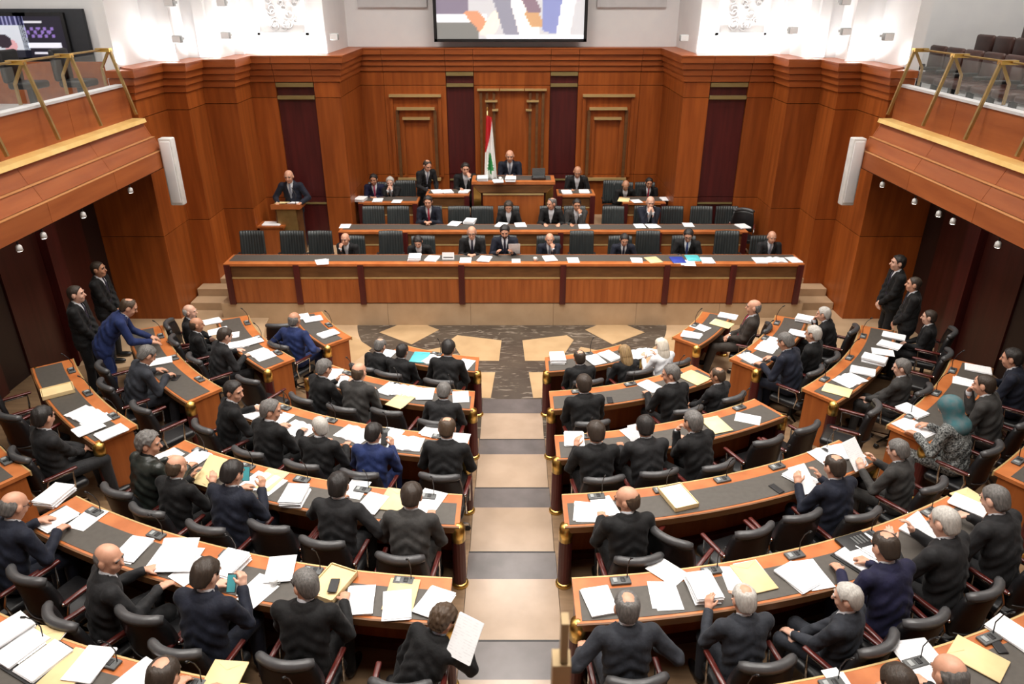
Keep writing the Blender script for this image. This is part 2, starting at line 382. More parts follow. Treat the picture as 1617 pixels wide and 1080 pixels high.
for sg in (-1, 1):
    X = sorted((sg*6.6, sg*10.1)); o = MB().box(X[0], X[1], 15.0, 15.2, 3.7, 9).build('wall_gallery_end', WHITE); o['kind'] = 'structure'
ce = MB().box(-10.1, 10.1, -3.3, 18.2, 9, 9.2).build('ceiling', CEIL); ce['kind'] = 'structure'

# ---- balconies
def balcony(sg, nm):
    b = empty('balcony', (0, 0, 0), kind='structure'); b['label'] = 'stepped wooden side balcony on the %s of the hall' % nm
    Y0, Y1 = -2.9, 12.62
    def ext(prof, name, m, y0=Y0, y1=Y1):
        P = [(sg*x, z) for x, z in prof]; n = len(P)
        v = [(x, y0, z) for x, z in P]+[(x, y1, z) for x, z in P]
        f = [tuple(range(n)), tuple(range(n, 2*n))[::-1]]+[(i, i+n, (i+1) % n+n, (i+1) % n) for i in range(n)]
        if sg > 0: f = [q[::-1] for q in f]
        mm = MB().add(v, f); return mm.build(name, m, b)
    ya = Y0
    j = 0
    while ya < Y1-.01:                                   # boards of the parapet and the fascia steps
        yb = min(ya+1.72, Y1); g = .004
        ext([(6.36, 3.84), (6.36, 4.36), (6.46, 4.36), (6.46, 3.84)], 'parapet_panel', WOODP2, ya+g, yb-g)
        ext([(6.10, 3.56), (6.20, 3.79), (6.45, 3.79), (6.45, 3.56)], 'fascia_board', WOODP2, ya+g, yb-g)
        ext([(5.97, 3.355), (6.06, 3.55), (6.45, 3.55), (6.45, 3.355)], 'fascia_board', WOODP2, ya+g, yb-g)
        ext([(5.93, 3.07), (5.93, 3.335), (6.45, 3.335), (6.45, 3.07)], 'fascia_board', WOODP2, ya+g, yb-g)
        ya = yb; j += 1
    ext([(6.34, 4.36), (6.34, 4.395), (6.50, 4.395), (6.50, 4.36)], 'parapet_cap', GREYP)
    ext([(6.13, 3.79), (6.15, 3.85), (6.36, 3.85), (6.36, 3.79)], 'ledge_strip', LEDGE)
    ext([(6.045, 3.547), (6.045, 3.555), (6.12, 3.555), (6.12, 3.547)], 'fascia_highlight', WOODHL)  # thin pale strips stand in for highlights along the fascia steps
    ext([(5.925, 3.337), (5.925, 3.346), (6.0, 3.346), (6.0, 3.337)], 'fascia_highlight', WOODHL)
    ext([(5.95, 3.05), (5.95, 3.07), (9.9, 3.07), (9.9, 3.05)], 'soffit', WOODBK)
    ext([(6.45, 3.75), (6.45, 3.90), (9.9, 3.90), (9.9, 3.75)], 'gallery_floor', GREYP, Y0, 15.0)
    return b
WOODP2 = mat('balcony_wood', (.36, .10, .024), .55, var=(.28, .07, .015), scale=(9, .8, 9), detail=6, rnd=.08)
WOODHL = mat('wood_highlight', (.62, .30, .12), .4, var=(.55, .25, .09), scale=(4, 4, 4))  # wood tone lightened to paint the fascia edge highlights
for sg, nm in ((-1, 'left'), (1, 'right')): balcony(sg, nm)

# ================================================================== BALCONY FITTINGS
ORD = ['first', 'second', 'third', 'fourth', 'fifth', 'sixth', 'seventh', 'eighth', 'ninth', 'tenth', 'eleventh', 'twelfth']
for sg, nm in ((-1, 'left'), (1, 'right')):
    ys = [12.40-1.13*i for i in range(5)]
    for i, y in enumerate(ys):
        r = empty('railing_bracket', (sg*6.42, y, 4.0), 0, 'brass A-shaped railing bracket on %s balcony, %s from the front wall' % (nm, ORD[i]), 'railing', 'balcony railing brackets')
        def L_(pts): return [(sg*(x-6.42), 0, z-4.0) for x, z in pts]
        MB().tube(L_([(6.38, 4.93), (6.17, 3.94)]), .028, 4).build('outer_leg', BRASSD, r)
        MB().tube(L_([(6.40, 4.91), (6.56, 4.66), (6.56, 4.395)]), .024, 4).build('inner_leg', BRASSD, r)
        MB().box(*sorted((sg*-.06, sg*.16)), -.05, .05, .90, .955).build('head_plate', BRASS, r)
        if i < 4:
            rl = empty('handrail', (sg*6.50, y-.565, 4.4), 0, 'thin brass handrail with glass on %s balcony, %s bay from front' % (nm, ORD[i]), 'railing', 'balcony handrails')
            MB().tube([(0, -.505, .53), (0, .505, .53)], .016, 6).build('rail', BRASSD, rl)
            MB().box(-.006, .006, -.50, .50, .0, .48).build('glass_pane', GLASS, rl)
    for i, (u, v) in enumerate(((205, 297), (130, 335), (68, 370), (30, 392)) if sg < 0 else ((1395, 284), (1447, 307), (1485, 328), (1508, 338), (1580, 373))):
        # small spot lamp hung from the soffit edge
        X = sg*5.98; d = ray(u, v); t = X/d[0]; y = d[1]*t
        if y > 12.5: y = 12.3-i*.4
        sp = empty('spot_lamp', (X, y, 3.02), 0, 'small white spot lamp under %s balcony, %s from the front wall' % (nm, ORD[i]), 'lamp', 'balcony spot lamps')
        MB().tube([(0, 0, .05), (0, 0, -.02)], .012, 6).build('stem', BLACK, sp)
        MB().lathe([(.015, -.02), (.035, -.04), (.04, -.10), (.034, -.10)], n=10).build('housing', OFFW, sp, True)
        MB().lathe([(.03, -.099), (.03, -.105)], n=10).build('lens', LAMPM, sp)
    # tall white column loudspeaker
    c = ony(273 if sg < 0 else 1345, 272, 12.5)
    ls = empty('column_speaker', (c.x, 12.5, c.z-.56), 0, 'tall white column loudspeaker on the wall beside %s balcony' % nm, 'speaker', 'column loudspeakers')
    link('cabinet', rbox(.22, .17, 1.14, .02), OFFW, ls, (0, 0, .57))
    link('grille', rbox(.17, .02, 1.04, .008), WHITE, ls, (0, -.09, .57))
    for z in (.16, .57, .98): MB().box(-.05, .05, .08, .20, z-.03, z+.03).build('wall_bracket', DGREY, ls)
    # wall wash floodlights
    for i, (u, v, Y) in enumerate(((280, 62, 13.8), (357, 56, 14.6), (528, 58, 15.55), (268, 4, 13.8), (350, 4, 14.6)) if sg < 0 else ((1080, 60, 15.55), (1252, 48, 14.6), (1335, 50, 13.8), (1402, 58, 12.8), (1335, 2, 13.8))):
        p = ony(u, v, Y)
        fl_ = empty('wall_floodlight', (p.x, Y, p.z), 0, 'small pale floodlight on the upper white wall, %s %s' % (ORD[i], 'from left side' if sg < 0 else 'counting from the centre at right'), 'lamp', 'upper wall floodlights')
        link('housing', rbox(.16, .12, .12, .015), LGREY, fl_, (0, 0, 0)); MB().box(-.07, .07, -.065, -.058, -.05, .05).build('lens', WHITE, fl_); MB().box(-.02, .02, .05, .26, -.02, .02).build('arm', LGREY, fl_)
    p = ony(158 if sg < 0 else 1462, 12, 14.8)
    cm = empty('security_camera', (p.x, 12.75 if abs(p.x) < 6.6 else 14.85, p.z), 0, 'small dark-lensed camera high on the white wall at %s' % nm, 'camera', 'wall cameras')
    link('housing', rbox(.14, .16, .07, .02), OFFW, cm, (0, 0, .04)); MB().lathe([(.05, -.05), (.055, 0), (.04, .01)], n=12).build('dome', BLACK, cm)
# gallery seats on the right balcony
sm_back = rbox(.09, .50, .52, .04); sm_seat = rbox(.46, .48, .12, .04); sm_arm = rbox(.40, .05, .06, .02)
def gallery_seat(x, y, z, lab, sg=1):
    g = empty('gallery_seat', (x, y, z), 0, lab, 'chair', 'gallery seats')
    link('backrest', sm_back, SEATB, g, (.24, 0, .68)); link('seat', sm_seat, SEATB, g, (0, 0, .42))
    link('armrest', sm_arm, BLACK, g, (0, .27, .58)); MB().box(-.05, .05, -.03, .03, 0, .37).build('pedestal', BLACK, g)
for r in range(3):
    gr = MB().box(7.0+.8*r, 7.8+.8*r if r < 2 else 9.9, 4, 14.6, 3.9, 3.95+.18*r).build('floor', GREYP, None); gr['kind'] = 'structure'
    for i in range(8):
        gallery_seat(7.45+.8*r, 14.1-.56*i, 3.95+.18*r, 'brown leather gallery seat, right balcony, %s row, %s from the front wall' % (('lowest', 'middle', 'top')[r], ORD[i]))
# ---- screens
def screen_mesh(w_, h_, nx, ny, fn):
    v = []; f = []; c = []
    for j in range(ny+1):
        for i in range(nx+1): v.append(((i/nx-.5)*w_, 0, (j/ny)*h_)); c.append(fn(i/nx, j/ny))
    for j in range(ny):
        for i in range(nx): a = j*(nx+1)+i; f.append((a, a+1, a+nx+2, a+nx+1))
    me = bpy.data.meshes.new('screen'); me.from_pydata(v, [], f)
    ca = me.color_attributes.new('Col', 'FLOAT_COLOR', 'POINT')
    ca.data.foreach_set('color', np.array([(*q, 1) for q in c], dtype=np.float32).ravel()); return me
SCRM = attr_mat('screen_picture', .75, .3)
def big_picture(x, y):
    # soft close-up of papers, arms in grey and blue suits, pale faces (bottom part of the frame is what shows)
    Y = y*3.4
    def seg(ax, ay, bx, by, r): 
        dx, dy = bx-ax, by-ay; t = max(0, min(1, ((x-ax)*dx+(Y-ay)*dy)/(dx*dx+dy*dy))); return math.hypot(x-ax-t*dx, (Y-ay-t*dy)*.55) < r
    c = (.55, .55, .57)
    if Y < .62 and x < .28: c = (.20, .20, .19)
    elif .62 < Y < .9 and x < .34: c = (.85, .86, .9)
    elif x < .22: c = (.22, .19, .25)
    if seg(.24, .9, .34, .3, .055): c = (.62, .30, .18)
    if seg(.34, .2, .42, .9, .05): c = (.85, .74, .62)
    if seg(.44, 1.6, .53, .1, .07): c = (.27, .27, .33)
    if seg(.57, 1.3, .63, .2, .07): c = (.95, .92, .88)
    if seg(.64, .9, .68, .5, .05): c = (.55, .33, .18)
    if seg(.60, 1.6, .66, 1.0, .05): c = (.25, .18, .22)
    if seg(.79, 1.8, .79, .35, .075): c = (.24, .27, .50)
    if seg(.90, 1.6, .86, .2, .045): c = (.93, .93, .96)
    if Y < .12 and x > .34: c = (.85, .88, .92)
    return c
p = ony(806, 66, 17.6)
tv = empty('video_screen', (p.x, 17.62, p.z), 0, 'huge flat video screen above the central panels showing suited figures', 'screen')
link('picture', screen_mesh(3.26, 1.95, 90, 60, big_picture), SCRM, tv, (0, -.05, .06))
MB().box(-1.70, 1.70, -.04, .10, 0, 2.06).build('casing', BLACK, tv)
for q in ((-1.70, 1.70, 0, .06), (-1.70, 1.70, 2.01, 2.06)): MB().box(q[0], q[1], -.07, -.04, q[2], q[3]).build('bezel', BLACK, tv)
for q in ((-1.70, -1.63), (1.63, 1.70)): MB().box(q[0], q[1], -.07, -.04, 0, 2.06).build('bezel', BLACK, tv)
for x in (-1.0, 1.0): MB().box(x-.1, x+.1, .1, .34, .8, 1.2).build('wall_bracket', BLACK, tv)
def pic_a(x, y):
    if math.hypot((x-.35)*.8, y-.40) < .17: return (.03, .02, .03)
    if math.hypot((x-.5)*.8, y-.30) < .15: return (.62, .33, .35)
    if y < .2: return (.02, .02, .03)
    if y > .78: return (.03, .03, .10) if (x*9) % 1 > .25 else (.3, .3, .5)
    return (.55, .58, .64)
def pic_b(x, y):
    if abs(y-.30) < .05 and .1 < x < .9: return (.75, .76, .85)
    if abs(y-.12) < .03 and .2 < x < .85: return (.7, .7, .8)
    if abs(y-.86) < .035 and .1 < x < .55: return (.6, .6, .65)
    if .45 < y < .75 and .12 < x < .8 and (math.sin(x*40)*math.sin(y*33) > .1): return (.22, .14, .42)
    return (.012, .01, .02)
for nm_, u0, u1, v0, v1, fn, lab in (('display', -10, 40, 20, 96, pic_a, 'wall display on left balcony showing a dark-haired head'), ('display', 40, 100, 20, 96, pic_b, 'wall display on left balcony with purple and white text bars')):
    a, b = ony(u0, v1, 14.86), ony(u1, v0, 14.86)
    d_ = empty(nm_, ((a.x+b.x)/2, 14.86, a.z), 0, lab, 'screen'); W_, H_ = b.x-a.x, b.z-a.z
    link('picture', screen_mesh(W_*.86, H_*.86, 30, 40, fn), SCRM, d_, (0, -.035, H_*.07)); MB().box(-W_*.495, W_*.495, -.03, .03, 0, H_).build('casing', BLACK, d_)
a, b = ony(-2, 100, 14.9), ony(128, 14, 14.9)
MB().box(0, b.x-a.x, 0, .09, 0, b.z-a.z).build('display_backing', mat('charcoal_board', (.035, .038, .045), .6), None, loc=(a.x, 14.9, a.z)); props(bpy.data.objects['display_backing'], 'charcoal board behind the two displays on left balcony', 'board')
for i, (x, y) in enumerate(((-8.3, 13.2), (-7.6, 13.5), (-8.9, 12.5))):   # dark seat backs before the displays
    g = empty('gallery_seat', (x, y, 3.9), PI, 'black gallery seat on left balcony below the displays, %s from the rail' % ('second', 'first', 'third')[i], 'chair', 'black gallery seats')
    link('backrest', sm_back, BLACK, g, (.24, 0, .72)); link('seat', sm_seat, BLACK, g, (0, 0, .42)); MB().box(-.05, .05, -.03, .03, 0, .37).build('pedestal', BLACK, g)
ip = MB().box(-9.8, -7.0, 14.0, 14.07, 3.9, 4.62).build('gallery_partition', WOODP2); props(ip, 'low wooden partition across the left gallery before the displays', 'partition')
# near gallery parapet below the lens and its brass post (soft, close to the camera)
npar = MB().box(-6.3, 6.3, .75, 1.06, 3.0, 4.36).build('wall_gallery_front', WOODP2); npar['kind'] = 'structure'
gp = empty('railing_post', (.098, .98, 4.36), 0, 'pale brass railing post close to the lens at bottom centre', 'railing')
PALEB = mat('pale_brass', (.46, .33, .17), .5, .3)
MB().box(-.022, .012, -.02, .02, 0, .26).build('post', PALEB, gp); MB().box(-.008, .006, -.014, .014, .26, .36).build('stub', PALEB, gp)

# ================================================================== HALL DESKS
def side_word(sg): return 'left' if sg < 0 else 'right'
def hall_desk(k, sg, outer, a1deg, a0deg=None):
    R = RO[k] if outer else RK[k]; z = ZK[k]; D = .48
    a1 = sg*math.radians(a1deg); a0 = sg*math.radians(a0deg) if outer else sg*math.asin(.50/R)
    am = (a0+a1)/2; x, y = pol(R+.24, am)
    lab = 'curved wooden desk with dark leather inlay, %s row %s%s' % (ORD[k-1] if k > 1 else 'front', side_word(sg), ' outer block' if outer else ' of the aisle')
    t = empty('curved_desk', (x, y, z), 0, lab, 'desk', 'curved hall desks')
    def part(name, R0, R1, z0, z1, m, e0=0, e1=0, n=28):
        x0 = None if outer else .50+e0
        mm = ring(R0, R1, z0, z1, a0+sg*e0/R, a1-sg*e1/R, n, x0)
        mm.v = [(p[0]-x, p[1]-y, p[2]) for p in mm.v]; return mm.build(name, m, t)
    part('worktop', R, R+D, .705, .745, WOODK)
    part('leather_inlay', R+.135, R+D-.025, .745, .749, LEATH, .045, .045)
    part('edge_rail', R+D, R+D+.02, .68, .747, WOODB, 0, 0)
    part('front_edge', R-.015, R, .69, .747, GOLD, 0, 0)
    part('front_panel', R+.03, R+.06, 0, .705, WOODF, .05, .05)
    part('apron', R+D-.10, R+D-.08, .635, .705, WOODD, .05, .05)
    part('plinth', R+.02, R+.12, 0, .08, WOODD, .06, .06)
    for e, aa in ((0, a0), (1, a1)):
        def q(Rr, off):   # point near the end: inset along the arc
            if e == 0 and not outer: return (sg*(.50+off)-x, CY-math.sqrt(max(Rr*Rr-(.50+off)**2, 0))-y)
            a = aa+(sg if e == 0 else -sg)*off/Rr; px, py = pol(Rr, a); return (px-x, py-y)
        MB().prism([q(R+.04, .02), q(R+D-.06, .02), q(R+D-.06, .06), q(R+.04, .06)], 0, .705).build('end_panel', WOODF if outer else WOODD, t)
        c = q(R+D-.035, .015)
        po = MB().lathe([(.064, .03), (.064, .56)], c, 14).build('end_post', WOODD, t, False)
        MB().lathe([(.066, .56), (.068, .66), (.060, .735), (.0, .75)], c, 14).build('brass_cap', BRASS, po, True)
        MB().lathe([(.085, 0), (.085, .025), (.066, .045)], c, 14).build('brass_foot', BRASS, po, True)
    return t
END = {1: 31, 2: 34, 3: 31.5, 4: 30.5, 5: 29.5, 6: 34}
OUT = {1: (45, 65), 2: (41.2, 65), 3: (38.5, 63), 4: (36.3, 55), 5: (34.8, 50)}
for sg in (-1, 1):
    for k in range(1, 7): hall_desk(k, sg, False, END[k])
    for k in range(1, 6): hall_desk(k, sg, True, OUT[k][1], OUT[k][0])
# ---- microphone units on the wooden strip of every desk
mic_base = rbox(.17, .085, .022, .006); mic_key = rbox(.035, .05, .006, .002)
mneck = MB().tube([(0, 0, .0), (0, .01, .10), (0, -.02, .20), (0, -.06, .26)], .0045, 6).mesh('gooseneck', True)
mtip = MB().tube([(0, -.06, .26), (0, -.085, .285)], .009, 8).mesh('microphone', True)
def mic(R, a, z, lab, grp):
    x, y = pol(R, a); t = empty('microphone_unit', (x, y, z), a, lab, 'microphone', grp)
    link('base', mic_base, DGREY, t, (0, 0, .011)); link('key', mic_key, LGREY, t, (-.045, 0, .024)); link('key', mic_key, BLACK, t, (.02, 0, .024))
    link('gooseneck', mneck, BLACK, t, (.06, .02, .02)); link('microphone', mtip, BLACK, t, (.06, .02, .02))
for sg in (-1, 1):
    for k in range(1, 7):
        for outer in (False, True):
            if outer and k == 6: continue
            R = (RO[k] if outer else RK[k]); a0 = math.radians(OUT[k][0]) if outer else math.asin(.50/R); a1 = math.radians(OUT[k][1] if outer else END[k])
            n = max(1, int((a1-a0)*R/.66)); 
            for i in range(n):
                a = a0+(a1-a0)*(i+.5)/n
                mic(R+.066, sg*a, ZK[k]+.7465, 'grey microphone unit on %s row desk, %s%s' % (ORD[k-1] if k > 1 else 'front', side_word(sg), (' outer block, %s from its inner end' if outer else ' of aisle, %s from the aisle') % ORD[i]), 'microphones row %d %s%s' % (k, side_word(sg), ' outer' if outer else ''))

# ================================================================== PODIUM DESKS
def straight_desk(name, lab, X0, X1, Y, z, h, posts, depth=.55, rib=0):
    t = empty(name, ((X0+X1)/2, Y, z), 0, lab, 'desk'); xm = (X0+X1)/2
    B = lambda x0, x1, y0, y1, z0, z1: MB().box(x0-xm, x1-xm, y0, y1, z0, z1)
    B(X0, X1, 0, depth, h-.045, h).build('worktop', WOODK, t); B(X0+.05, X1-.05, .16, depth-.03, h, h+.004).build('leather_inlay', LEATH, t)
    B(X0+.02, X1-.02, .06, .10, 0, h-.045).build('carcass', WOODD, t)
    for i in range(len(posts)-1):
        a, b = posts[i]+.05, posts[i+1]-.05
        B(a, b, .035, .07, h-.27, h-.05).build('upper_band', WOODB, t); B(a, b, .02, .07, h-.295, h-.27).build('gold_line', GOLD, t)
        B(a, b, .03, .07, .02, h-.295).build('front_panel', WOODF, t)
        if rib:
            nn = int((b-a)/.11)
            for j in range(1, nn): B(a+(b-a)*j/nn-.006, a+(b-a)*j/nn+.006, .02, .035, .03, h-.31).build('reed', WOODF, t)
    for p_ in posts: B(p_-.055, p_+.055, -.01, .12, 0, h-.02).build('post', WOODD, t)
    for p_ in (X0+.06, X1-.06): B(p_-.03, p_+.03, .1, depth-.03, 0, h-.045).build('side_panel', WOODD, t)
    return t
def px(u, Y, z): return (u-808.5)/F*(Y*ct+(H-z)*st)
P1 = [px(u, 12.72, 1.0) for u in (362, 470, 571, 729, 889, 1052, 1156, 1261)]
straight_desk('podium_bench', 'long front podium bench with eight dark red posts', P1[0]-.06, P1[-1]+.06, 12.68, .45, .80, P1, rib=1)
P2 = [px(u, 14.25, 1.2) for u in (540, 640, 885, 1040, 1175)]
straight_desk('podium_bench', 'second podium bench behind the long front bench', P2[0]-.06, P2[-1]+.06, 14.25, .63, .75, P2)
straight_desk('podium_desk', 'low desk of two officials at left end of the third tier', -3.40, px(660, 15.85, 1.5), 15.82, .78, .78, [-3.34, px(656, 15.85, 1.4)])
straight_desk('podium_desk', 'low desk of two officials at right end of the third tier', px(983, 15.85, 1.5), 3.40, 15.82, .78, .78, [px(987, 15.85, 1.4), 3.34])
straight_desk('podium_desk', 'desk left of the raised presiding desk', px(672, 15.75, 1.7), px(741, 15.75, 1.7), 15.75, .95, .80, [px(676, 15.75, 1.7), px(737, 15.75, 1.7)])
straight_desk('podium_desk', 'desk right of the raised presiding desk', px(880, 15.75, 1.7), px(940, 15.75, 1.7), 15.75, .95, .80, [px(884, 15.75, 1.7), px(936, 15.75, 1.7)])
pd = empty('presiding_desk', (.03, 15.6, 1.22), 0, 'raised presiding desk with brass framed front, centre of podium', 'desk')
MB().box(-.90, .90, 0, .62, .80, .86).build('worktop', WOODK, pd); MB().box(-.88, .88, .08, .12, -.60, .80).build('carcass', WOODD, pd)
MB().box(-.86, .86, .02, .09, .62, .80).build('upper_band', WOODB, pd); MB().box(-.66, .66, .0, .08, .57, .60).build('gold_line', GOLD, pd)
MB().box(-.66, .66, .02, .09, -.58, .57).build('front_panel', WOODF, pd)
for sg in (-1, 1):
    MB().add([(sg*.86, -.01, -.1), (sg*.70, -.01, -.1), (sg*.70, -.01, .60), (sg*.86, -.01, .76), (sg*.86, .07, -.1), (sg*.70, .07, -.1), (sg*.70, .07, .60), (sg*.86, .07, .76)], [(0, 1, 2, 3), (7, 6, 5, 4), (0, 4, 5, 1), (1, 5, 6, 2), (2, 6, 7, 3), (3, 7, 4, 0)]).build('brass_corner', BRASS, pd)
    MB().box(*sorted((sg*.86, sg*.90)), 0, .6, -.6, .80).build('side_panel', WOODD, pd)
MB().box(-.82, .82, .15, .58, .86, .864).build('leather_inlay', LEATH, pd)
# reading lamp / black conference unit on the presiding desk
cu = empty('conference_unit', (.58, 15.85, 2.085), 0, 'black conference console on the presiding desk', 'console')
link('body', rbox(.30, .24, .06, .015), BLACK, cu, (0, 0, .03)); MB().box(-.14, .14, .04, .06, .06, .22).build('display', DGREY, cu); MB().box(-.12, .12, -.08, .0, .06, .066).build('keypad', DGREY, cu)
# ---- lectern and side table
lc = empty('lectern', (px(456, 14.75, 1.3), 14.72, .70), 0, 'tall brass fronted lectern at the left of the podium', 'lectern')
MB().box(-.24, .24, .05, .36, 0, 1.02).build('body', WOODB, lc); MB().box(-.20, .20, .02, .05, .03, 1.0).build('brass_front', BRASSD, lc)
MB().add([(-.30, -.02, 1.02), (.30, -.02, 1.02), (.30, .44, 1.0), (-.30, .44, 1.0), (-.30, -.02, 1.12), (.30, -.02, 1.12), (.30, .44, 1.04), (-.30, .44, 1.04)], [(0, 3, 2, 1), (4, 5, 6, 7), (0, 1, 5, 4), (1, 2, 6, 5), (2, 3, 7, 6), (3, 0, 4, 7)]).build('reading_top', WOODK, lc)
MB().tube([(.2, .05, 1.1), (.22, .1, 1.3), (.12, .2, 1.42)], .006, 6).build('gooseneck', BLACK, lc, True)
stb = empty('side_table', (px(433, 14.6, 1.1), 14.6, .63), 0, 'small wooden side table left of the lectern', 'table')
MB().box(-.32, .24, 0, .42, .72, .76).build('tabletop', WOODF, stb); MB().box(-.28, .20, .03, .40, 0, .72).build('cabinet', WOODF, stb)
# ---- flag
def make_flag():
    fp = ony(771, 286, 15.95); t = empty('flag_on_pole', (fp.x, 15.95, 1.22), 0, 'red and white flag with green tree emblem draped on a pole', 'flag')
    MB().tube([(0, 0, .0), (0, 0, 2.28)], .012, 8).build('pole', GOLD, t, True)
    MB().lathe([(.0, 2.36), (.022, 2.33), (.012, 2.28)], n=8).build('finial', BRASS, t, True); MB().lathe([(.14, 0), (.13, .03), (.03, .05), (.02, .1)], n=14).build('base', BRASSD, t, True)
    nu, nv = 26, 90; v = []; f = []; c = []
    for j in range(nv+1):
        s = j/nv                                    # 0 top .. 1 bottom
        wd = .10+.16*min(1, s*1.25)
        for i in range(nu+1):
            q = i/nu; x = -.05*s*.6+(q-.22)*wd*1.15; yy = .045*math.sin(q*15+s*2.2)*(0.4+s)-.02
            v.append((x, yy, 2.20-1.88*s-.05*q*(1-s)))
            # draped stripes: red edge runs diagonally, white centre, red lower corner
            a = q-.55*(1-s*1.35)
            red = (s < .42 and q < 1.0-(s/.42)**1.1*.98+0.05) or (s > .74 and q > 1.02-(s-.74)*2.6)
            col = (.55, .012, .02) if red else (.82, .82, .80)
            if .42 < s < .66 and .12 < q < .92:
                tri = abs(q-.52) < .08+.36*((s-.42)/.24)*(.55+.45*((s*30) % 1))
                if tri and s < .62 or (abs(q-.52) < .09 and s >= .6): col = (.02, .25, .06)
            c.append(col)
    for j in range(nv):
        for i in range(nu): a = j*(nu+1)+i; f.append((a, a+nu+1, a+nu+2, a+1))
    me = bpy.data.meshes.new('flag'); me.from_pydata(v, [], f); ca = me.color_attributes.new('Col', 'FLOAT_COLOR', 'POINT')
    ca.data.foreach_set('color', np.array([(*q, 1) for q in c], dtype=np.float32).ravel()); me.shade_smooth()
    link('cloth', me, attr_mat('flag_cloth', 0, .8), t)
make_flag()

# ================================================================== CHAIRS
def chair_parts():
    d = {}
    def fr(u, v): 
        wd = .222+.022*math.sin(v*PI)-.02*v; return (u*wd, -.215+.075*u*u-.05*v+.02*math.sin(v*PI), .50+.43*v-.02*u*u*v)
    def bk(u, v):
        p = fr(u, v); return (p[0], p[1]-.055-.01*math.sin(v*PI), p[2])
    d['backrest'] = shell(fr, bk, 10, 8).mesh('backrest', True)
    pts = [fr(u, 1.0) for u in np.linspace(-1.03, 1.03, 13)]
    d['bolster'] = MB().tube([(x, y-.025, z+.012) for x, y, z in pts], [.03]+[.040]*11+[.03], 10).mesh('bolster', True)
    d['piping'] = MB().tube([(x, y-.062, z) for x, y, z in [fr(u, .12-.1*(1-u*u)) for u in np.linspace(-.95, .95, 11)]], .006, 5).mesh('piping', True)
    d['seat'] = rbox(.46, .48, .10, .04, 3)
    d['armrest'] = rbox(.045, .34, .03, .012, 2)
    d['arm_support'] = MB().tube([(-.0, -.13, .40), (0, -.16, .55), (0, -.13, .64), (0, .12, .64), (0, .11, .52), (0, .09, .40)], .013, 6).mesh('arm_support', True)
    d['bolt'] = MB().lathe([(.017, 0), (.017, .012), (.006, .018)], n=8).mesh('bolt', True)
    d['column'] = MB().lathe([(.028, .08), (.028, .26), (.04, .27), (.04, .35)], n=10).mesh('column', True)
    d['leg'] = MB().add([(.03, -.024, .075), (.03, .024, .075), (.25, .016, .065), (.25, -.016, .065), (.03, -.022, .125), (.03, .022, .125), (.25, .013, .085), (.25, -.013, .085)], [(0, 1, 2, 3), (7, 6, 5, 4), (0, 4, 5, 1), (1, 5, 6, 2), (2, 6, 7, 3), (3, 7, 4, 0)]).mesh('leg')
    d['caster'] = MB().tube([(.24, -.022, .03), (.24, .022, .03)], .03, 10).tube([(.24, 0, .03), (.24, 0, .07)], .01, 6).mesh('caster', False)
    return d
CP = chair_parts()
def make_chair():
    t = empty('swivel_chair')
    link('seat', CP['seat'], BLKL, t, (0, .02, .395)); b = link('backrest', CP['backrest'], BLKL, t); link('bolster', CP['bolster'], BLKR, b); link('piping', CP['piping'], BLKR, b)
    for sg in (-1, 1):
        a = link('armrest', CP['armrest'], ARMW, t, (sg*.252, .0, .655)); link('arm_support', CP['arm_support'], CHROME, a, (0, 0, -.665))
        link('bolt', CP['bolt'], CHROME, a, mtx=Matrix.Translation((0, -.165, .0)) @ Matrix.Rotation(PI/2, 4, 'X'))
    link('column', CP['column'], BLACK, t)
    for i in range(5):
        l = link('base_leg', CP['leg'], CHROME, t, rz=2*PI*i/5+.3); link('caster', CP['caster'], BLACK, l)
    return t
CHAIR0 = make_chair(); CH_USED = [False]
SEATS = []
def place_chair(x, y, z, yaw, lab):
    SEATS.append((x, y))
    c = CHAIR0 if not CH_USED[0] else copy_tree(CHAIR0); CH_USED[0] = True
    c.location = (x, y, z); c.rotation_euler = (0, 0, yaw); props(c, lab, 'chair', 'black swivel chairs in the hall'); return c
def dais_chair_mesh():
    n = 14
    def fr(u, v):
        rib = .008*abs(math.sin((u+1)*.5*PI*9)); return (u*(.245-.015*v), -.20-.07*v+.03*u*u+rib, .46+.50*v)
    def bk(u, v): p = fr(u, v); return (p[0], -.20-.07*v+.03*u*u-.06, p[2])
    return shell(fr, bk, 54, 6).mesh('backrest', True)
DCB = dais_chair_mesh()
def make_dais_chair():
    t = empty('ribbed_chair'); link('seat', CP['seat'], DAISL, t, (0, .02, .395)); link('backrest', DCB, DAISL, t)
    for sg in (-1, 1): link('armrest', CP['armrest'], BLACK, t, (sg*.252, 0, .60))
    link('column', CP['column'], BLACK, t); MB().lathe([(.24, 0), (.24, .03), (.05, .08)], n=14).build('base', BLACK, t)
    return t
DC0 = make_dais_chair(); DC_USED = [False]
def place_dais_chair(x, y, z, lab, yaw=PI, s=1.0):
    c = DC0 if not DC_USED[0] else copy_tree(DC0); DC_USED[0] = True
    c.location = (x, y, z); c.rotation_euler = (0, 0, yaw); c.scale = (1, 1, s); props(c, lab, 'chair', 'ribbed podium chairs'); return c

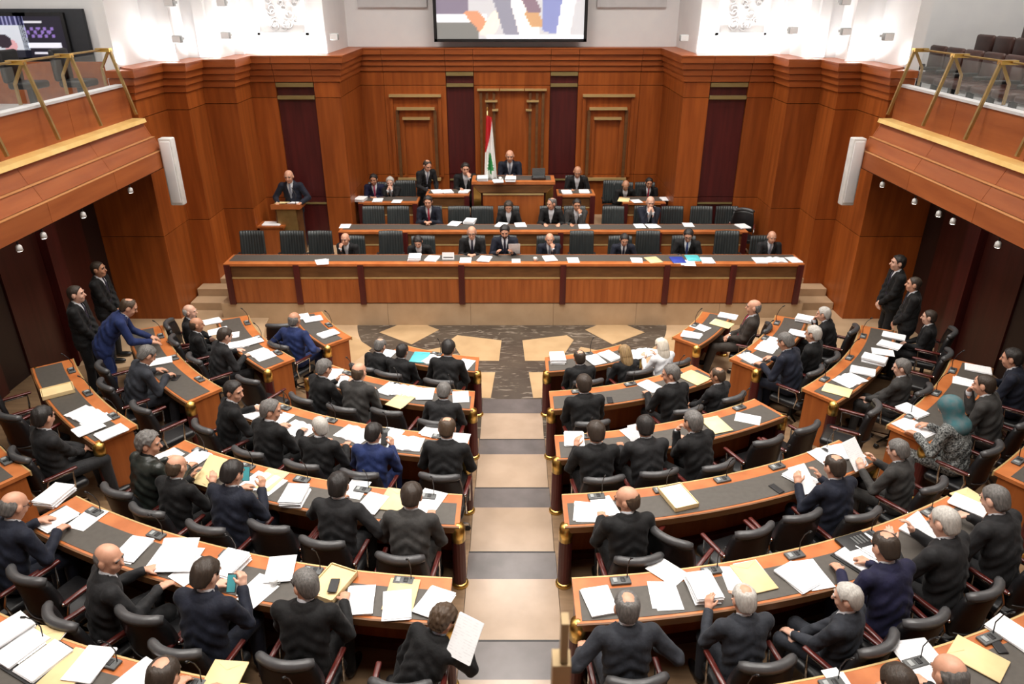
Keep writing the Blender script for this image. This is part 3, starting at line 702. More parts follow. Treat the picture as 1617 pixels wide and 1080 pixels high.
# ================================================================== PEOPLE
def V(*a): return np.array(a, dtype=np.float64)
def unit(a): return a/np.linalg.norm(a)
class Field:
    """signed distance grid that shapes are blended into, meshed by surface nets"""
    def __init__(s, lo, hi, h):
        s.h = h; s.o = np.array(lo, dtype=np.float32); s.n = [int(math.ceil((hi[i]-lo[i])/h))+1 for i in range(3)]
        s.f = np.full(s.n, .06, dtype=np.float32); s.ax = [s.o[i]+h*np.arange(s.n[i], dtype=np.float32) for i in range(3)]
    def win(s, lo, hi):
        sl = []
        for i in range(3):
            a = max(0, int((lo[i]-s.o[i])/s.h)); b = min(s.n[i], int((hi[i]-s.o[i])/s.h)+2)
            if b <= a: return None, None
            sl.append(slice(a, b))
        return tuple(sl), np.meshgrid(*[s.ax[i][sl[i]] for i in range(3)], indexing='ij', sparse=True)
    def blend(s, sl, d, k):
        g = s.f[sl]
        if k <= 0: s.f[sl] = np.minimum(g, d)
        else:
            hh = np.clip(.5+.5*(g-d)/k, 0, 1); s.f[sl] = g*(1-hh)+d*hh-k*hh*(1-hh)
    def cone(s, a, b, ra, rb, k=.02):
        a = np.asarray(a, float); b = np.asarray(b, float); m = max(ra, rb)+.06
        sl, G = s.win(np.minimum(a, b)-m, np.maximum(a, b)+m)
        if sl is None: return
        ba = b-a; L2 = max(ba.dot(ba), 1e-9); X, Y, Z = G[0]-a[0], G[1]-a[1], G[2]-a[2]
        t = np.clip((X*ba[0]+Y*ba[1]+Z*ba[2])/L2, 0, 1)
        d = np.sqrt((X-t*ba[0])**2+(Y-t*ba[1])**2+(Z-t*ba[2])**2)-(ra+(rb-ra)*t); s.blend(sl, d.astype(np.float32), k)
    def ell(s, c, r, M=None, k=.02, sub=False):
        M = np.eye(3) if M is None else M; c = np.asarray(c, float); m = max(r)+.06
        sl, G = s.win(c-m, c+m)
        if sl is None: return
        X, Y, Z = G[0]-c[0], G[1]-c[1], G[2]-c[2]
        q = [X*M[0, i]+Y*M[1, i]+Z*M[2, i] for i in range(3)]
        k0 = np.sqrt(sum((q[i]/r[i])**2 for i in range(3))); k1 = np.sqrt(sum((q[i]/r[i]**2)**2 for i in range(3)))+1e-6
        d = (k0*(k0-1)/k1).astype(np.float32)
        if sub: s.f[sl] = np.maximum(s.f[sl], -d)
        else: s.blend(sl, d, k)
    def grid(s): return np.meshgrid(*s.ax, indexing='ij', sparse=True)
    def mesh(s, name, org=None):
        f = s.f; h = s.h; n = f.shape; sg = f < 0
        if not sg.any(): return None
        a = np.zeros([x-1 for x in n], dtype=np.int8)
        for i in (0, 1):
            for j in (0, 1):
                for k in (0, 1): a += sg[i:n[0]-1+i, j:n[1]-1+j, k:n[2]-1+k]
        I, J, K = np.nonzero((a > 0) & (a < 8)); idx = np.full(a.shape, -1, dtype=np.int64); idx[I, J, K] = np.arange(len(I))
        cor = [(i, j, k) for i in (0, 1) for j in (0, 1) for k in (0, 1)]; val = [f[I+c[0], J+c[1], K+c[2]] for c in cor]
        P = np.zeros((len(I), 3)); C = np.zeros(len(I))
        for x in range(8):
            for y in range(x+1, 8):
                df = [cor[y][t]-cor[x][t] for t in range(3)]
                if sum(map(abs, df)) != 1: continue
                m = (val[x] < 0) != (val[y] < 0); t = np.where(m, val[x]/np.where(m, val[x]-val[y], 1), 0)
                P += np.where(m[:, None], np.array(cor[x])+t[:, None]*np.array(df), 0); C += m
        P = (P/C[:, None]+np.stack([I, J, K], 1))*h+s.o
        if org is not None: P = P-np.asarray(org)
        Q = []
        for ax in range(3):
            b1, b2 = (ax+1) % 3, (ax+2) % 3
            lo = [slice(1, -1)]*3; lo[ax] = slice(0, n[ax]-1); hi = list(lo); hi[ax] = slice(1, n[ax])
            A = sg[tuple(lo)]; B = sg[tuple(hi)]
            for flip in (0, 1):
                E = np.nonzero(A & ~B if not flip else ~A & B)
                e = [E[t]+(0 if t == ax else 1) for t in range(3)]
                def cell(d1, d2):
                    q = list(e); q[b1] = q[b1]-d1; q[b2] = q[b2]-d2; return idx[q[0], q[1], q[2]]
                qd = np.stack([cell(1, 1), cell(0, 1), cell(0, 0), cell(1, 0)], 1)
                Q.append(qd if not flip else qd[:, ::-1])
        Q = np.concatenate(Q); Q = Q[(Q >= 0).all(1)]
        me = bpy.data.meshes.new(name); me.vertices.add(len(P)); me.vertices.foreach_set('co', P.astype(np.float32).ravel())
        me.loops.add(Q.size); me.loops.foreach_set('vertex_index', Q.astype(np.int32).ravel())
        me.polygons.add(len(Q)); me.polygons.foreach_set('loop_start', np.arange(0, Q.size, 4, dtype=np.int32)); me.polygons.foreach_set('loop_total', np.full(len(Q), 4, dtype=np.int32))
        me.update(calc_edges=True); me.shade_smooth(); return me
def rotm(yaw, pitch, roll=0):
    """head frame: yaw + turns left, pitch + looks down"""
    cy, sy = math.cos(yaw), math.sin(yaw); cp, sp = math.cos(-pitch), math.sin(-pitch); cr, sr = math.cos(roll), math.sin(roll)
    return np.array([[cy, -sy, 0], [sy, cy, 0], [0, 0, 1]]) @ np.array([[1, 0, 0], [0, cp, -sp], [0, sp, cp]]) @ np.array([[cr, 0, sr], [0, 1, 0], [-sr, 0, cr]])
HS = 1.07
def head_prims(fd, c, M, inflate=0):
    def p(x, y, z): return c+M @ V(x, y, z)*HS
    E_ = lambda q, r, k=.02, sub=False: fd.ell(q, tuple(x*HS for x in r), M, k, sub)
    E_(p(0, -.012, .030), (.078+inflate, .096+inflate, .083+inflate), .02)
    E_(p(0, .018, -.035), (.062, .074, .082), .03)
    E_(p(0, .052, -.088), (.030, .026, .024), .03)
    fd.cone(p(0, .085, .012), p(0, .108, -.022), .011, .0145, .012)
    for sg in (-1, 1):
        E_(p(sg*.081, -.010, -.008), (.013, .025, .034), .006)
        E_(p(sg*.034, .066, -.03), (.024, .02, .022), .02)
        E_(p(sg*.031, .098, .012), (.016, .012, .010), 0, True)
    fd.cone(p(-.04, .078, .033), p(.04, .078, .033), .010, .010, .015)
    fd.cone(p(-.018, .082, -.056), p(.018, .082, -.056), .009, .009, .012)
def ik(s, w_, l1, l2, pole):
    d = w_-s; L = np.linalg.norm(d)
    if L > (l1+l2)*.985: w_ = s+d/L*(l1+l2)*.985; d = w_-s; L = np.linalg.norm(d)
    u = d/L; a = (l1*l1-l2*l2+L*L)/(2*L); h_ = math.sqrt(max(l1*l1-a*a, 0)); q = pole-u*pole.dot(u); q = unit(q)
    return s+u*a+q*h_, w_
def hand(fd, w_, d, nrm, side, curl):
    """palm and five fingers; d finger direction, nrm back of hand, side +1 right"""
    d = unit(d); nrm = unit(nrm-d*nrm.dot(d)); x = np.cross(d, nrm)*side   # x points to the thumb's opposite (little finger) on right hand
    fd.cone(w_, w_+d*.03, .024, .026, .02)
    L = (.072, .080, .074, .058)
    for i, o in enumerate((-.030, -.010, .010, .029)):
        k0 = w_+d*.02+x*o*.7; k1 = w_+d*(.088-.006*abs(i-1))+x*o; fd.cone(k0, k1, .015, .0115, .012)
        c1, c2 = curl*.9, curl*1.9
        d1 = d*math.cos(c1)-nrm*math.sin(c1); d2 = d*math.cos(c2)-nrm*math.sin(c2)
        m1 = k1+d1*L[i]*.52; fd.cone(k1, m1, .0105, .0095, .006); fd.cone(m1, m1+d2*L[i]*.48, .0095, .008, .004)
    t0 = w_+d*.025-x*.022; td = unit(d*.65-x*.75-nrm*.25); t1 = t0+td*.045; fd.cone(t0, t1, .015, .012, .012)
    td2 = unit(d*.9-x*.35-nrm*.3*(1+curl)); fd.cone(t1, t1+td2*.034, .0115, .009, .004)
HB, HC = .009, .0112
def make_pose(P):
    g = P.get; stand = g('stand', False); D = math.radians
    lean, hun, lat, tw = D(g('lean', 6)), D(g('hunch', 10)), D(g('lat', 0)), D(g('twist', 0))
    hip = V(0, 0, .93 if stand else .55)
    def spine(a): return unit(V(math.sin(lat), math.sin(a), math.cos(a)))
    s1, s2 = spine(lean), spine(lean+hun)
    r = V(math.cos(tw), math.sin(tw), 0); r = unit(r-s2*r.dot(s2)); f = np.cross(s2, r)
    chest = hip+s1*.29; shc = chest+s2*.205; nb = shc+s2*.065
    hd = unit(s2*.45+V(0, 0, .6)+f*.10); hc = nb+hd*.128+f*.016
    hM = rotm(D(g('hyaw', 0))+tw, D(g('hpitch', 10)), D(g('hroll', 0)))
    T2 = np.stack([r, f, s2], 1); r1 = unit(V(1, 0, 0)-s1*s1[0]); T1 = np.stack([r1, np.cross(s1, r1), s1], 1)
    sh = {1: shc+r*.190-s2*.018, -1: shc-r*.190-s2*.018}
    wr = {}; el = {}
    for sd, key in ((1, 'wr'), (-1, 'wl')):
        t = V(*g(key, (sd*.15, .42, .82))); el[sd], wr[sd] = ik(sh[sd], t, .29, .265, V(sd*g('flare', .5), -.35, -1.0))
    # legs
    if stand:
        kn = {sd: V(sd*.10, .02, .50) for sd in (1, -1)}; an = {sd: V(sd*.115, -.02, .09) for sd in (1, -1)}
    else:
        kl = g('knee', .13); kn = {sd: V(sd*kl, .43, .52) for sd in (1, -1)}; an = {sd: V(sd*kl, .40+g('feet', 0), .09) for sd in (1, -1)}
    hj = {sd: hip+V(sd*.088, 0, 0) for sd in (1, -1)}
    pts = [hc+.15, hc-.15, hip-.22, hip+.22]+[x for q in (sh, el, wr, kn, an) for x in q.values()]+[wr[s]+.2 for s in wr]+[wr[s]-.2 for s in wr]
    lo = np.min(pts, 0)-.1; hi = np.max(pts, 0)+.1; lo[2] = -.02; hi[1] += .1
    out = {}
    # --- body: one continuous surface
    b = Field(lo, hi, HB)
    b.ell(hip+s1*.02, (.155, .105, .12), T1, .04); b.ell(hip+s1*.16, (.135, .095, .15), T1, .05); b.ell(chest, (.15, .085, .155), T2, .04)
    b.cone(sh[-1], sh[1], .042, .042, .03); b.cone(shc-s2*.04, nb-s2*.01, .058, .050, .02); b.cone(nb-s2*.04, hc-hd*.04, .056, .054, .02)
    head_prims(b, hc, hM)
    for sd in (1, -1):
        b.cone(sh[sd], el[sd], .042, .036, .03); b.cone(el[sd], wr[sd], .037, .024, .02)
        fd_ = unit(wr[sd]-el[sd]); hdv = V(*g('hr' if sd > 0 else 'hl', tuple(fd_))); up = V(*g('nr' if sd > 0 else 'nl', (0, 0, 1)))
        hand(b, wr[sd]+fd_*.012, hdv, up, sd, g('cr' if sd > 0 else 'cl', .45))
        b.cone(hj[sd], kn[sd], .07, .05, .04); b.cone(kn[sd], an[sd], .048, .032, .03); b.cone(an[sd]-V(0, .02, .03), an[sd]+V(0, .15, -.055), .030, .022, .02)
    out['body'] = b.mesh('body')
    # --- jacket
    bm_ = g('bulk', 1.0)
    def torso(F_, e, arm=True):
        F_.ell(hip+s1*.03, (.182*bm_+e, .138*bm_+e, .13), T1, .05); F_.ell(hip+s1*.17, (.168*bm_+e, .128*bm_+e, .17), T1, .06); F_.ell(chest+s2*.02, (.188+e, .128+e, .185), T2, .06)
        F_.cone(sh[-1]-s2*.005, sh[1]-s2*.005, .066+e, .066+e, .04); F_.cone(shc-s2*.03, nb-s2*.012, .10+e, .070+e, .05); F_.ell(shc-s2*.06-f*.02, (.19+e, .105+e, .10), T2, .05)
    J = Field(lo, hi, HC); torso(J, 0)
    for sd in (1, -1):
        fd_ = unit(wr[sd]-el[sd]); J.cone(sh[sd], el[sd], .066, .057, .02); J.cone(el[sd], wr[sd]-fd_*.012, .055, .043, .02)
    if stand: J.ell(hip-V(0, 0, .08), (.19, .135, .16), None, .05)
    G = J.grid()
    def co(c, a): return (G[0]-c[0])*a[0]+(G[1]-c[1])*a[1]+(G[2]-c[2])*a[2]
    tt, xx, yy = co(shc, s2), co(shc, r), co(shc, f)
    if g('open', True):
        wv = np.clip((tt+.31)*.22, -1, .075); J.f = np.maximum(J.f, -np.maximum(np.abs(xx)-wv, .02-yy))
    # soft drag folds, lapels and the folded collar
    J.f = J.f+.0045*np.sin(tt*62+np.abs(xx)*38+yy*14)*np.clip(-tt*5, 0, 1)+.0025*np.sin(tt*25-xx*70)*np.clip(-tt*4, 0, 1)
    if g('open', True): J.f = J.f-.009*np.clip((wv+.052-np.abs(xx))/.010, 0, 1)*np.clip(yy/.02, 0, 1)*np.clip((tt+.30)/.02, 0, 1)
    nn = co(nb, hd); rad = np.sqrt(np.maximum((G[0]-nb[0])**2+(G[1]-nb[1])**2+(G[2]-nb[2])**2-nn**2, 0))
    J.f = J.f-.011*np.clip((.112-rad)/.010, 0, 1)*np.clip((nn+.09)/.02, 0, 1)*np.clip(.5-yy/.05, 0, 1); J.f = np.maximum(J.f, -np.maximum(rad-.062, -(nn+.03))); J.f = np.maximum(J.f, nn-np.where(yy < 0, .022, .0))
    zc = hip[2]-(.30 if stand else .08); J.f = np.maximum(J.f, zc-G[2]+0*J.f)
    out['jacket'] = J.mesh('jacket')
    # --- shirt with collar and cuffs
    Sx = Field(lo, hi, .0085); torso(Sx, -.014); Sx.cone(nb-s2*.03, nb+hd*.018, .064, .059, .01)
    G = Sx.grid(); tt = (G[0]-shc[0])*s2[0]+(G[1]-shc[1])*s2[1]+(G[2]-shc[2])*s2[2]; Sx.f = np.maximum(Sx.f, (-.42-tt).astype(np.float32))
    xx = (G[0]-shc[0])*r[0]+(G[1]-shc[1])*r[1]+(G[2]-shc[2])*r[2]; yy = (G[0]-shc[0])*f[0]+(G[1]-shc[1])*f[1]+(G[2]-shc[2])*f[2]
    tie = Field(lo, hi, .0085); wt = .017+np.clip((.03-tt), 0, .4)*.05
    tie.f = np.maximum(np.maximum(Sx.f-.011, np.abs(xx)-wt), np.maximum(.02-yy, np.maximum(-.36-tt, tt-.075))).astype(np.float32)
    nn = (G[0]-nb[0])*hd[0]+(G[1]-nb[1])*hd[1]+(G[2]-nb[2])*hd[2]; Sx.f = np.maximum(Sx.f, nn-.034)
    for sd in (1, -1):
        fd_ = unit(wr[sd]-el[sd]); Sx.cone(wr[sd]-fd_*.03, wr[sd]-fd_*.002, .035, .034, 0)
    out['shirt'] = Sx.mesh('shirt'); out['tie'] = tie.mesh('tie')
    # --- trousers and shoes
    T = Field(lo, hi, HC*1.1); T.ell(hip, (.172, .128, .12), T1, .05)
    for sd in (1, -1): T.cone(hj[sd], kn[sd], .090, .068, .04); T.cone(kn[sd], an[sd]+V(0, -.005, .0), .066, .056, .03)
    G = T.grid(); T.f = np.maximum(T.f, .075-G[2]+0*T.f); out['trousers'] = T.mesh('trousers')
    out['shoes'] = []
    for sd in (1, -1):
        c = an[sd]+V(sd*.01, .05, -.045); q = Field(c-V(.09, .2, .06), c+V(.09, .24, .1), .014); q.ell(c+V(0, .04, 0), (.046, .12, .042), None, .02); q.ell(c+V(0, -.06, .012), (.042, .06, .05), None, .03)
        Gq = q.grid(); q.f = np.maximum(q.f, (.004-Gq[2])+0*q.f); out['shoes'].append(q.mesh('shoe'))
    hS = hM*HS; m4 = Matrix([[*hS[0], hc[0]], [*hS[1], hc[1]], [*hS[2], hc[2]], [0, 0, 0, 1]])
    out['hm'] = m4; out['hc'] = hc; out['wr'] = wr; out['el'] = el; out['shc'] = shc
    return out
# ---- hair and face pieces in the head frame
def hair_mesh(kind):
    long_ = kind in ('long', 'scarf')
    fd = Field((-.18, -.21, -.36 if long_ else -.16), (.18, .16, .18), .0065)
    t = {'short': .014, 'receding': .010, 'fringe': .009, 'curly': .021, 'crop': .006, 'long': .02, 'scarf': .026}[kind]
    fd.ell(V(0, -.012, .030), (.078, .096, .083), None, .02); fd.ell(V(0, -.030, -.03), (.066, .070, .078), None, .03)
    X, Y, Z = fd.grid()
    if kind == 'scarf':
        fd.f = fd.f-t; fd.ell(V(0, 0, -.08), (.09, .085, .10), None, .04); fd.ell(V(0, -.03, -.20), (.135, .115, .11), None, .07)
        op = np.sqrt((X/.062)**2+((Z+.02)/.088)**2)-1
        fd.f = np.maximum(fd.f, np.minimum(-op*.06, Y-.045)); return fd.mesh('scarf')
    # thickness of the hair over the scalp, feathered to nothing at the hairline
    line = np.interp(Y, [-.13, -.055, -.035, -.02, .018, .030, .045, .062, .11], [-.085, -.078, -.03, .030, .030, -.005, .05, .082, .088] if kind != 'receding' else [-.085, -.078, -.03, .030, .030, .0, .085, .17, .2])
    nzf = .004*np.sin(X*130+Z*40)*np.sin(Y*120+X*60)+.002*np.sin(Z*170+X*90)
    k = np.clip((Z-line+nzf)/.012, -1, 1)
    if kind == 'fringe': k = np.minimum(k, np.clip((.048-.35*np.maximum(Y+.06, 0)-Z+nzf*1.5)/.03, -1, 1)); k = np.minimum(k, np.clip((.03-Y)/.01, -1, 1))
    if kind == 'receding': k = np.minimum(k, np.clip((np.sqrt(X**2+(Y+.045)**2+(Z-.108)**2)-.046+nzf*1.5)/.025, -1, 1))
    tuft = 1+.25*np.sin(X*70+Y*30)*np.sin(Y*60+Z*20)
    if kind == 'curly': tuft = 1+.30*np.sin(X*95+Z*30)*np.sin(Y*85+1+X*25)*np.sin(Z*90)
    fd.f = (fd.f-t*k*np.where(k > 0, tuft, 1)).astype(np.float32)
    if kind == 'long':
        fd.ell(V(0, -.075, -.10), (.088, .045, .17), None, .04)
        for sg in (-1, 1): fd.ell(V(sg*.075, -.03, -.09), (.022, .05, .13), None, .03)
    return fd.mesh('hair_'+kind)
HAIR = {k: hair_mesh(k) for k in ('short', 'receding', 'fringe', 'curly', 'crop', 'long', 'scarf')}
def blob(c, r, n=8):
    m = MB(); m.lathe([(max(1e-4, math.sin(PI*i/6)), -math.cos(PI*i/6)) for i in range(7)], n=n); return [(c[0]+x*r[0], c[1]+y*r[1], c[2]+z*r[2]) for x, y, z in m.v], m.f
def face_meshes():
    e = MB(); bq = MB(); mo = MB(); gl = MB(); bd = None
    for sg in (-1, 1):
        e.add(*blob((sg*.031, .080, .012), (.0100, .009, .0048)))
        bq.tube([(sg*.014, .091, .030), (sg*.032, .092, .036), (sg*.050, .080, .030)], [.005, .006, .003], 6)
        gl.tube([(sg*.033+.024*math.cos(a), .101-.004*abs(math.cos(a)), .010+.018*math.sin(a)) for a in np.linspace(0, 2*PI, 15)], .0026, 5); gl.tube([(sg*.057, .097, .014), (sg*.078, .02, .012)], .0024, 5)
    gl.tube([(-.010, .104, .014), (.010, .104, .014)], .0024, 5)
    mo.add(*blob((0, .0895, -.056), (.022, .006, .0055)))
    F_ = Field((-.1, -.02, -.15), (.1, .12, .03), .008); F_.ell(V(0, .022, -.06), (.066, .076, .062), None, .02); X, Y, Z = F_.grid()
    F_.f = np.maximum(F_.f, np.minimum((Z+.038), .05+Y*0)+0*F_.f); F_.f = np.maximum(F_.f, -(np.sqrt((X/.9)**2+(Y-.095)**2+(Z+.056)**2)-.016)); F_.f = np.maximum(F_.f, (.03-Y)*.7+0*F_.f)
    return e.mesh('eyes', True), bq.mesh('eyebrows', True), mo.mesh('mouth', True), gl.mesh('glasses', True), F_.mesh('beard')
FEYE, FBROW, FMOUTH, FGLASS, FBEARD = face_meshes()
def cloth(n, c, v=None, r=.75, **k):
    m = mat('cloth_'+n, c, r, var=v or tuple(x*.7 for x in c), scale=(13, 13, 8), detail=3, bump=.9, spec=.3)
    m.node_tree.nodes['Bump'].inputs['Distance'].default_value = .014
    b = m.node_tree.nodes['Principled BSDF']; b.inputs['Sheen Weight'].default_value = .05; b.inputs['Sheen Roughness'].default_value = .45; return m
SUIT = {'black': cloth('black', (.0075, .0075, .0082)), 'char': cloth('char', (.017, .017, .0185)), 'navy': cloth('navy', (.010, .013, .026)), 'blue': cloth('blue', (.014, .028, .11)), 'deep': cloth('deep', (.012, .012, .042)),
        'grey': cloth('grey', (.045, .043, .041)), 'slate': cloth('slate', (.030, .034, .044)), 'brown': cloth('brown', (.042, .034, .028)), 'leather': mat('cloth_leather', (.016, .02, .017), .32, var=(.025, .03, .026), scale=(14, 14, 14), bump=.5),
        'dress': mat('cloth_dress', (.012, .013, .014), .8, var=(.26, .27, .26), scale=(55, 55, 55), detail=1), 'white': cloth('white', (.75, .76, .78), (.7, .71, .73))}
SKIN = [mat('skin_a', (.62, .33, .22), .5, var=(.55, .28, .18), scale=(20, 20, 20)), mat('skin_b', (.50, .25, .15), .5, var=(.44, .21, .12), scale=(20, 20, 20)), mat('skin_c', (.70, .42, .31), .5, var=(.62, .35, .25), scale=(20, 20, 20))]
HCOL = {'black': mat('hair_black', (.010, .008, .007), .55, var=(.018, .014, .012), scale=(90, 90, 20), bump=.5), 'dark': mat('hair_dark', (.028, .018, .012), .55, var=(.04, .027, .018), scale=(90, 90, 20), bump=.5), 'brown': mat('hair_brown', (.075, .045, .025), .55, var=(.05, .03, .016), scale=(90, 90, 20), bump=.5),
        'grey': mat('hair_grey', (.17, .16, .15), .6, var=(.09, .085, .08), scale=(90, 90, 20), bump=.5), 'white': mat('hair_white', (.52, .50, .46), .6, var=(.38, .36, .33), scale=(90, 90, 20), bump=.5), 'blond': mat('hair_blond', (.33, .22, .10), .55, var=(.20, .12, .05), scale=(60, 60, 8), bump=.5), 'pale': mat('hair_pale', (.72, .66, .56), .6, var=(.60, .54, .44), scale=(60, 60, 12), bump=.5),
        'teal': mat('scarf_teal', (.03, .13, .15), .7, var=(.10, .14, .15), scale=(14, 14, 14), detail=2)}
TIE = {'dark': mat('tie_dark', (.02, .02, .04), .5), 'red': mat('tie_red', (.42, .03, .06), .5), 'pink': mat('tie_pink', (.45, .06, .14), .5), 'grey': mat('tie_grey', (.22, .24, .30), .5), 'blue': mat('tie_blue', (.04, .07, .22), .5)}
SHIRT = mat('shirt_white', (.72, .74, .78), .75); SHIRTB = mat('shirt_lightblue', (.42, .52, .66), .75); SHOE = mat('shoe_black', (.01, .01, .01), .3); EYEM = mat('eye_dark', (.03, .02, .018), .3); LIPM = mat('lips', (.36, .13, .10), .5)
SIT = dict(hl=(.25, .95, -.1), hr=(-.25, .95, -.1))
POSES = {
 'write': dict(SIT, lean=9, hunch=16, hpitch=28, wr=(.13, .40, .82), wl=(-.17, .40, .815), cr=.7),
 'write2': dict(SIT, lean=13, hunch=20, hpitch=40, wr=(.10, .42, .82), wl=(-.20, .38, .815), cr=.7, lat=3),
 'read': dict(lean=5, hunch=12, hpitch=22, wr=(.15, .40, .86), wl=(-.15, .40, .86), hr=(-.2, .55, .8), hl=(.2, .55, .8), nr=(.7, -.5, .3), nl=(-.7, -.5, .3), cr=.6, cl=.6),
 'rest': dict(lean=-3, hunch=8, hpitch=8, wr=(.07, .27, .68), wl=(-.07, .27, .68), hr=(-.6, .6, -.2), hl=(.6, .6, -.2)),
 'recline': dict(lean=-14, hunch=6, hpitch=4, wr=(.05, .20, .68), wl=(-.06, .21, .67), hr=(-.7, .5, -.2), hl=(.7, .5, -.2), feet=.12, knee=.17),
 'chin': dict(SIT, lean=8, hunch=14, hpitch=12, wr=(.07, .33, 1.03), hr=(-.25, -.35, .9), nr=(.3, .9, .3), cr=1.0, wl=(-.14, .40, .815), flare=.25),
 'chin_l': dict(SIT, lean=8, hunch=14, hpitch=12, wl=(-.07, .33, 1.03), hl=(.25, -.35, .9), nl=(-.3, .9, .3), cl=1.0, wr=(.14, .40, .815), flare=.25),
 'face': dict(lean=8, hunch=16, hpitch=16, wr=(.05, .34, 1.02), wl=(-.05, .34, 1.02), hr=(-.3, -.3, .9), hl=(.3, -.3, .9), nr=(.8, .5, .2), nl=(-.8, .5, .2), cr=.9, cl=.9, flare=.3),
 'clasp': dict(lean=8, hunch=12, hpitch=14, wr=(.08, .38, .825), wl=(-.08, .38, .825), hr=(-.75, .6, .1), hl=(.75, .6, .1), cr=.8, cl=.8),
 'left': dict(SIT, lean=6, hunch=12, hpitch=12, hyaw=48, wr=(.16, .40, .815), wl=(-.16, .40, .815), twist=8),
 'right': dict(SIT, lean=6, hunch=12, hpitch=12, hyaw=-48, wr=(.16, .40, .815), wl=(-.16, .40, .815), twist=-8),
 'phone': dict(SIT, lean=6, hunch=14, hpitch=26, hyaw=-12, wr=(.12, .38, .90), hr=(-.1, .4, .9), nr=(.9, -.2, .2), cr=.9, wl=(-.17, .40, .815)),
 'back': dict(SIT, lean=2, hunch=12, hpitch=14, wr=(.30, .20, .70), wl=(-.30, .20, .70), flare=.9),
 'elbow': dict(SIT, lean=6, hunch=12, hpitch=16, wr=(.34, .30, .72), wl=(-.18, .42, .815), flare=1.2, hr=(.5, .4, -.3)),
 'side': dict(lean=16, hunch=14, lat=26, twist=-24, hpitch=30, hyaw=-20, wr=(.42, .34, .84), wl=(.06, .40, .78), hr=(.1, .6, .8), nr=(.7, -.6, .2), hl=(.5, .7, .2)),
 'lap': dict(lean=-6, hunch=12, hpitch=16, hyaw=18, wr=(-.04, .30, .62), wl=(-.12, .34, .64), hr=(-.8, .5, -.2), hl=(.3, .9, -.2), feet=.05),
 'guard': dict(stand=True, lean=0, hunch=5, hpitch=2, wr=(.06, .19, .90), wl=(-.06, .20, .92), hr=(-.75, .25, -.5), hl=(.75, .25, -.5), nr=(.2, 1, .2), nl=(-.2, 1, .2), flare=.8),
 'bend': dict(stand=True, lean=34, hunch=18, hpitch=34, wr=(.14, .62, .92), wl=(-.12, .60, .90), hr=(-.1, .9, -.3), hl=(.1, .9, -.3)),
 'podium': dict(stand=True, lean=5, hunch=10, hpitch=14, wr=(.24, .34, 1.10), wl=(-.24, .34, 1.10), hr=(-.2, .9, .1), hl=(.2, .9, .1), flare=.9),
 'standread': dict(stand=True, lean=10, hunch=18, hpitch=30, wr=(.12, .40, 1.00), wl=(-.12, .40, 1.0), hr=(-.3, .8, .1), hl=(.3, .8, .1)),
}
PM = {}
def pose(n):
    if n not in PM: PM[n] = make_pose(POSES[n])
    return PM[n]
PEOPLE = []
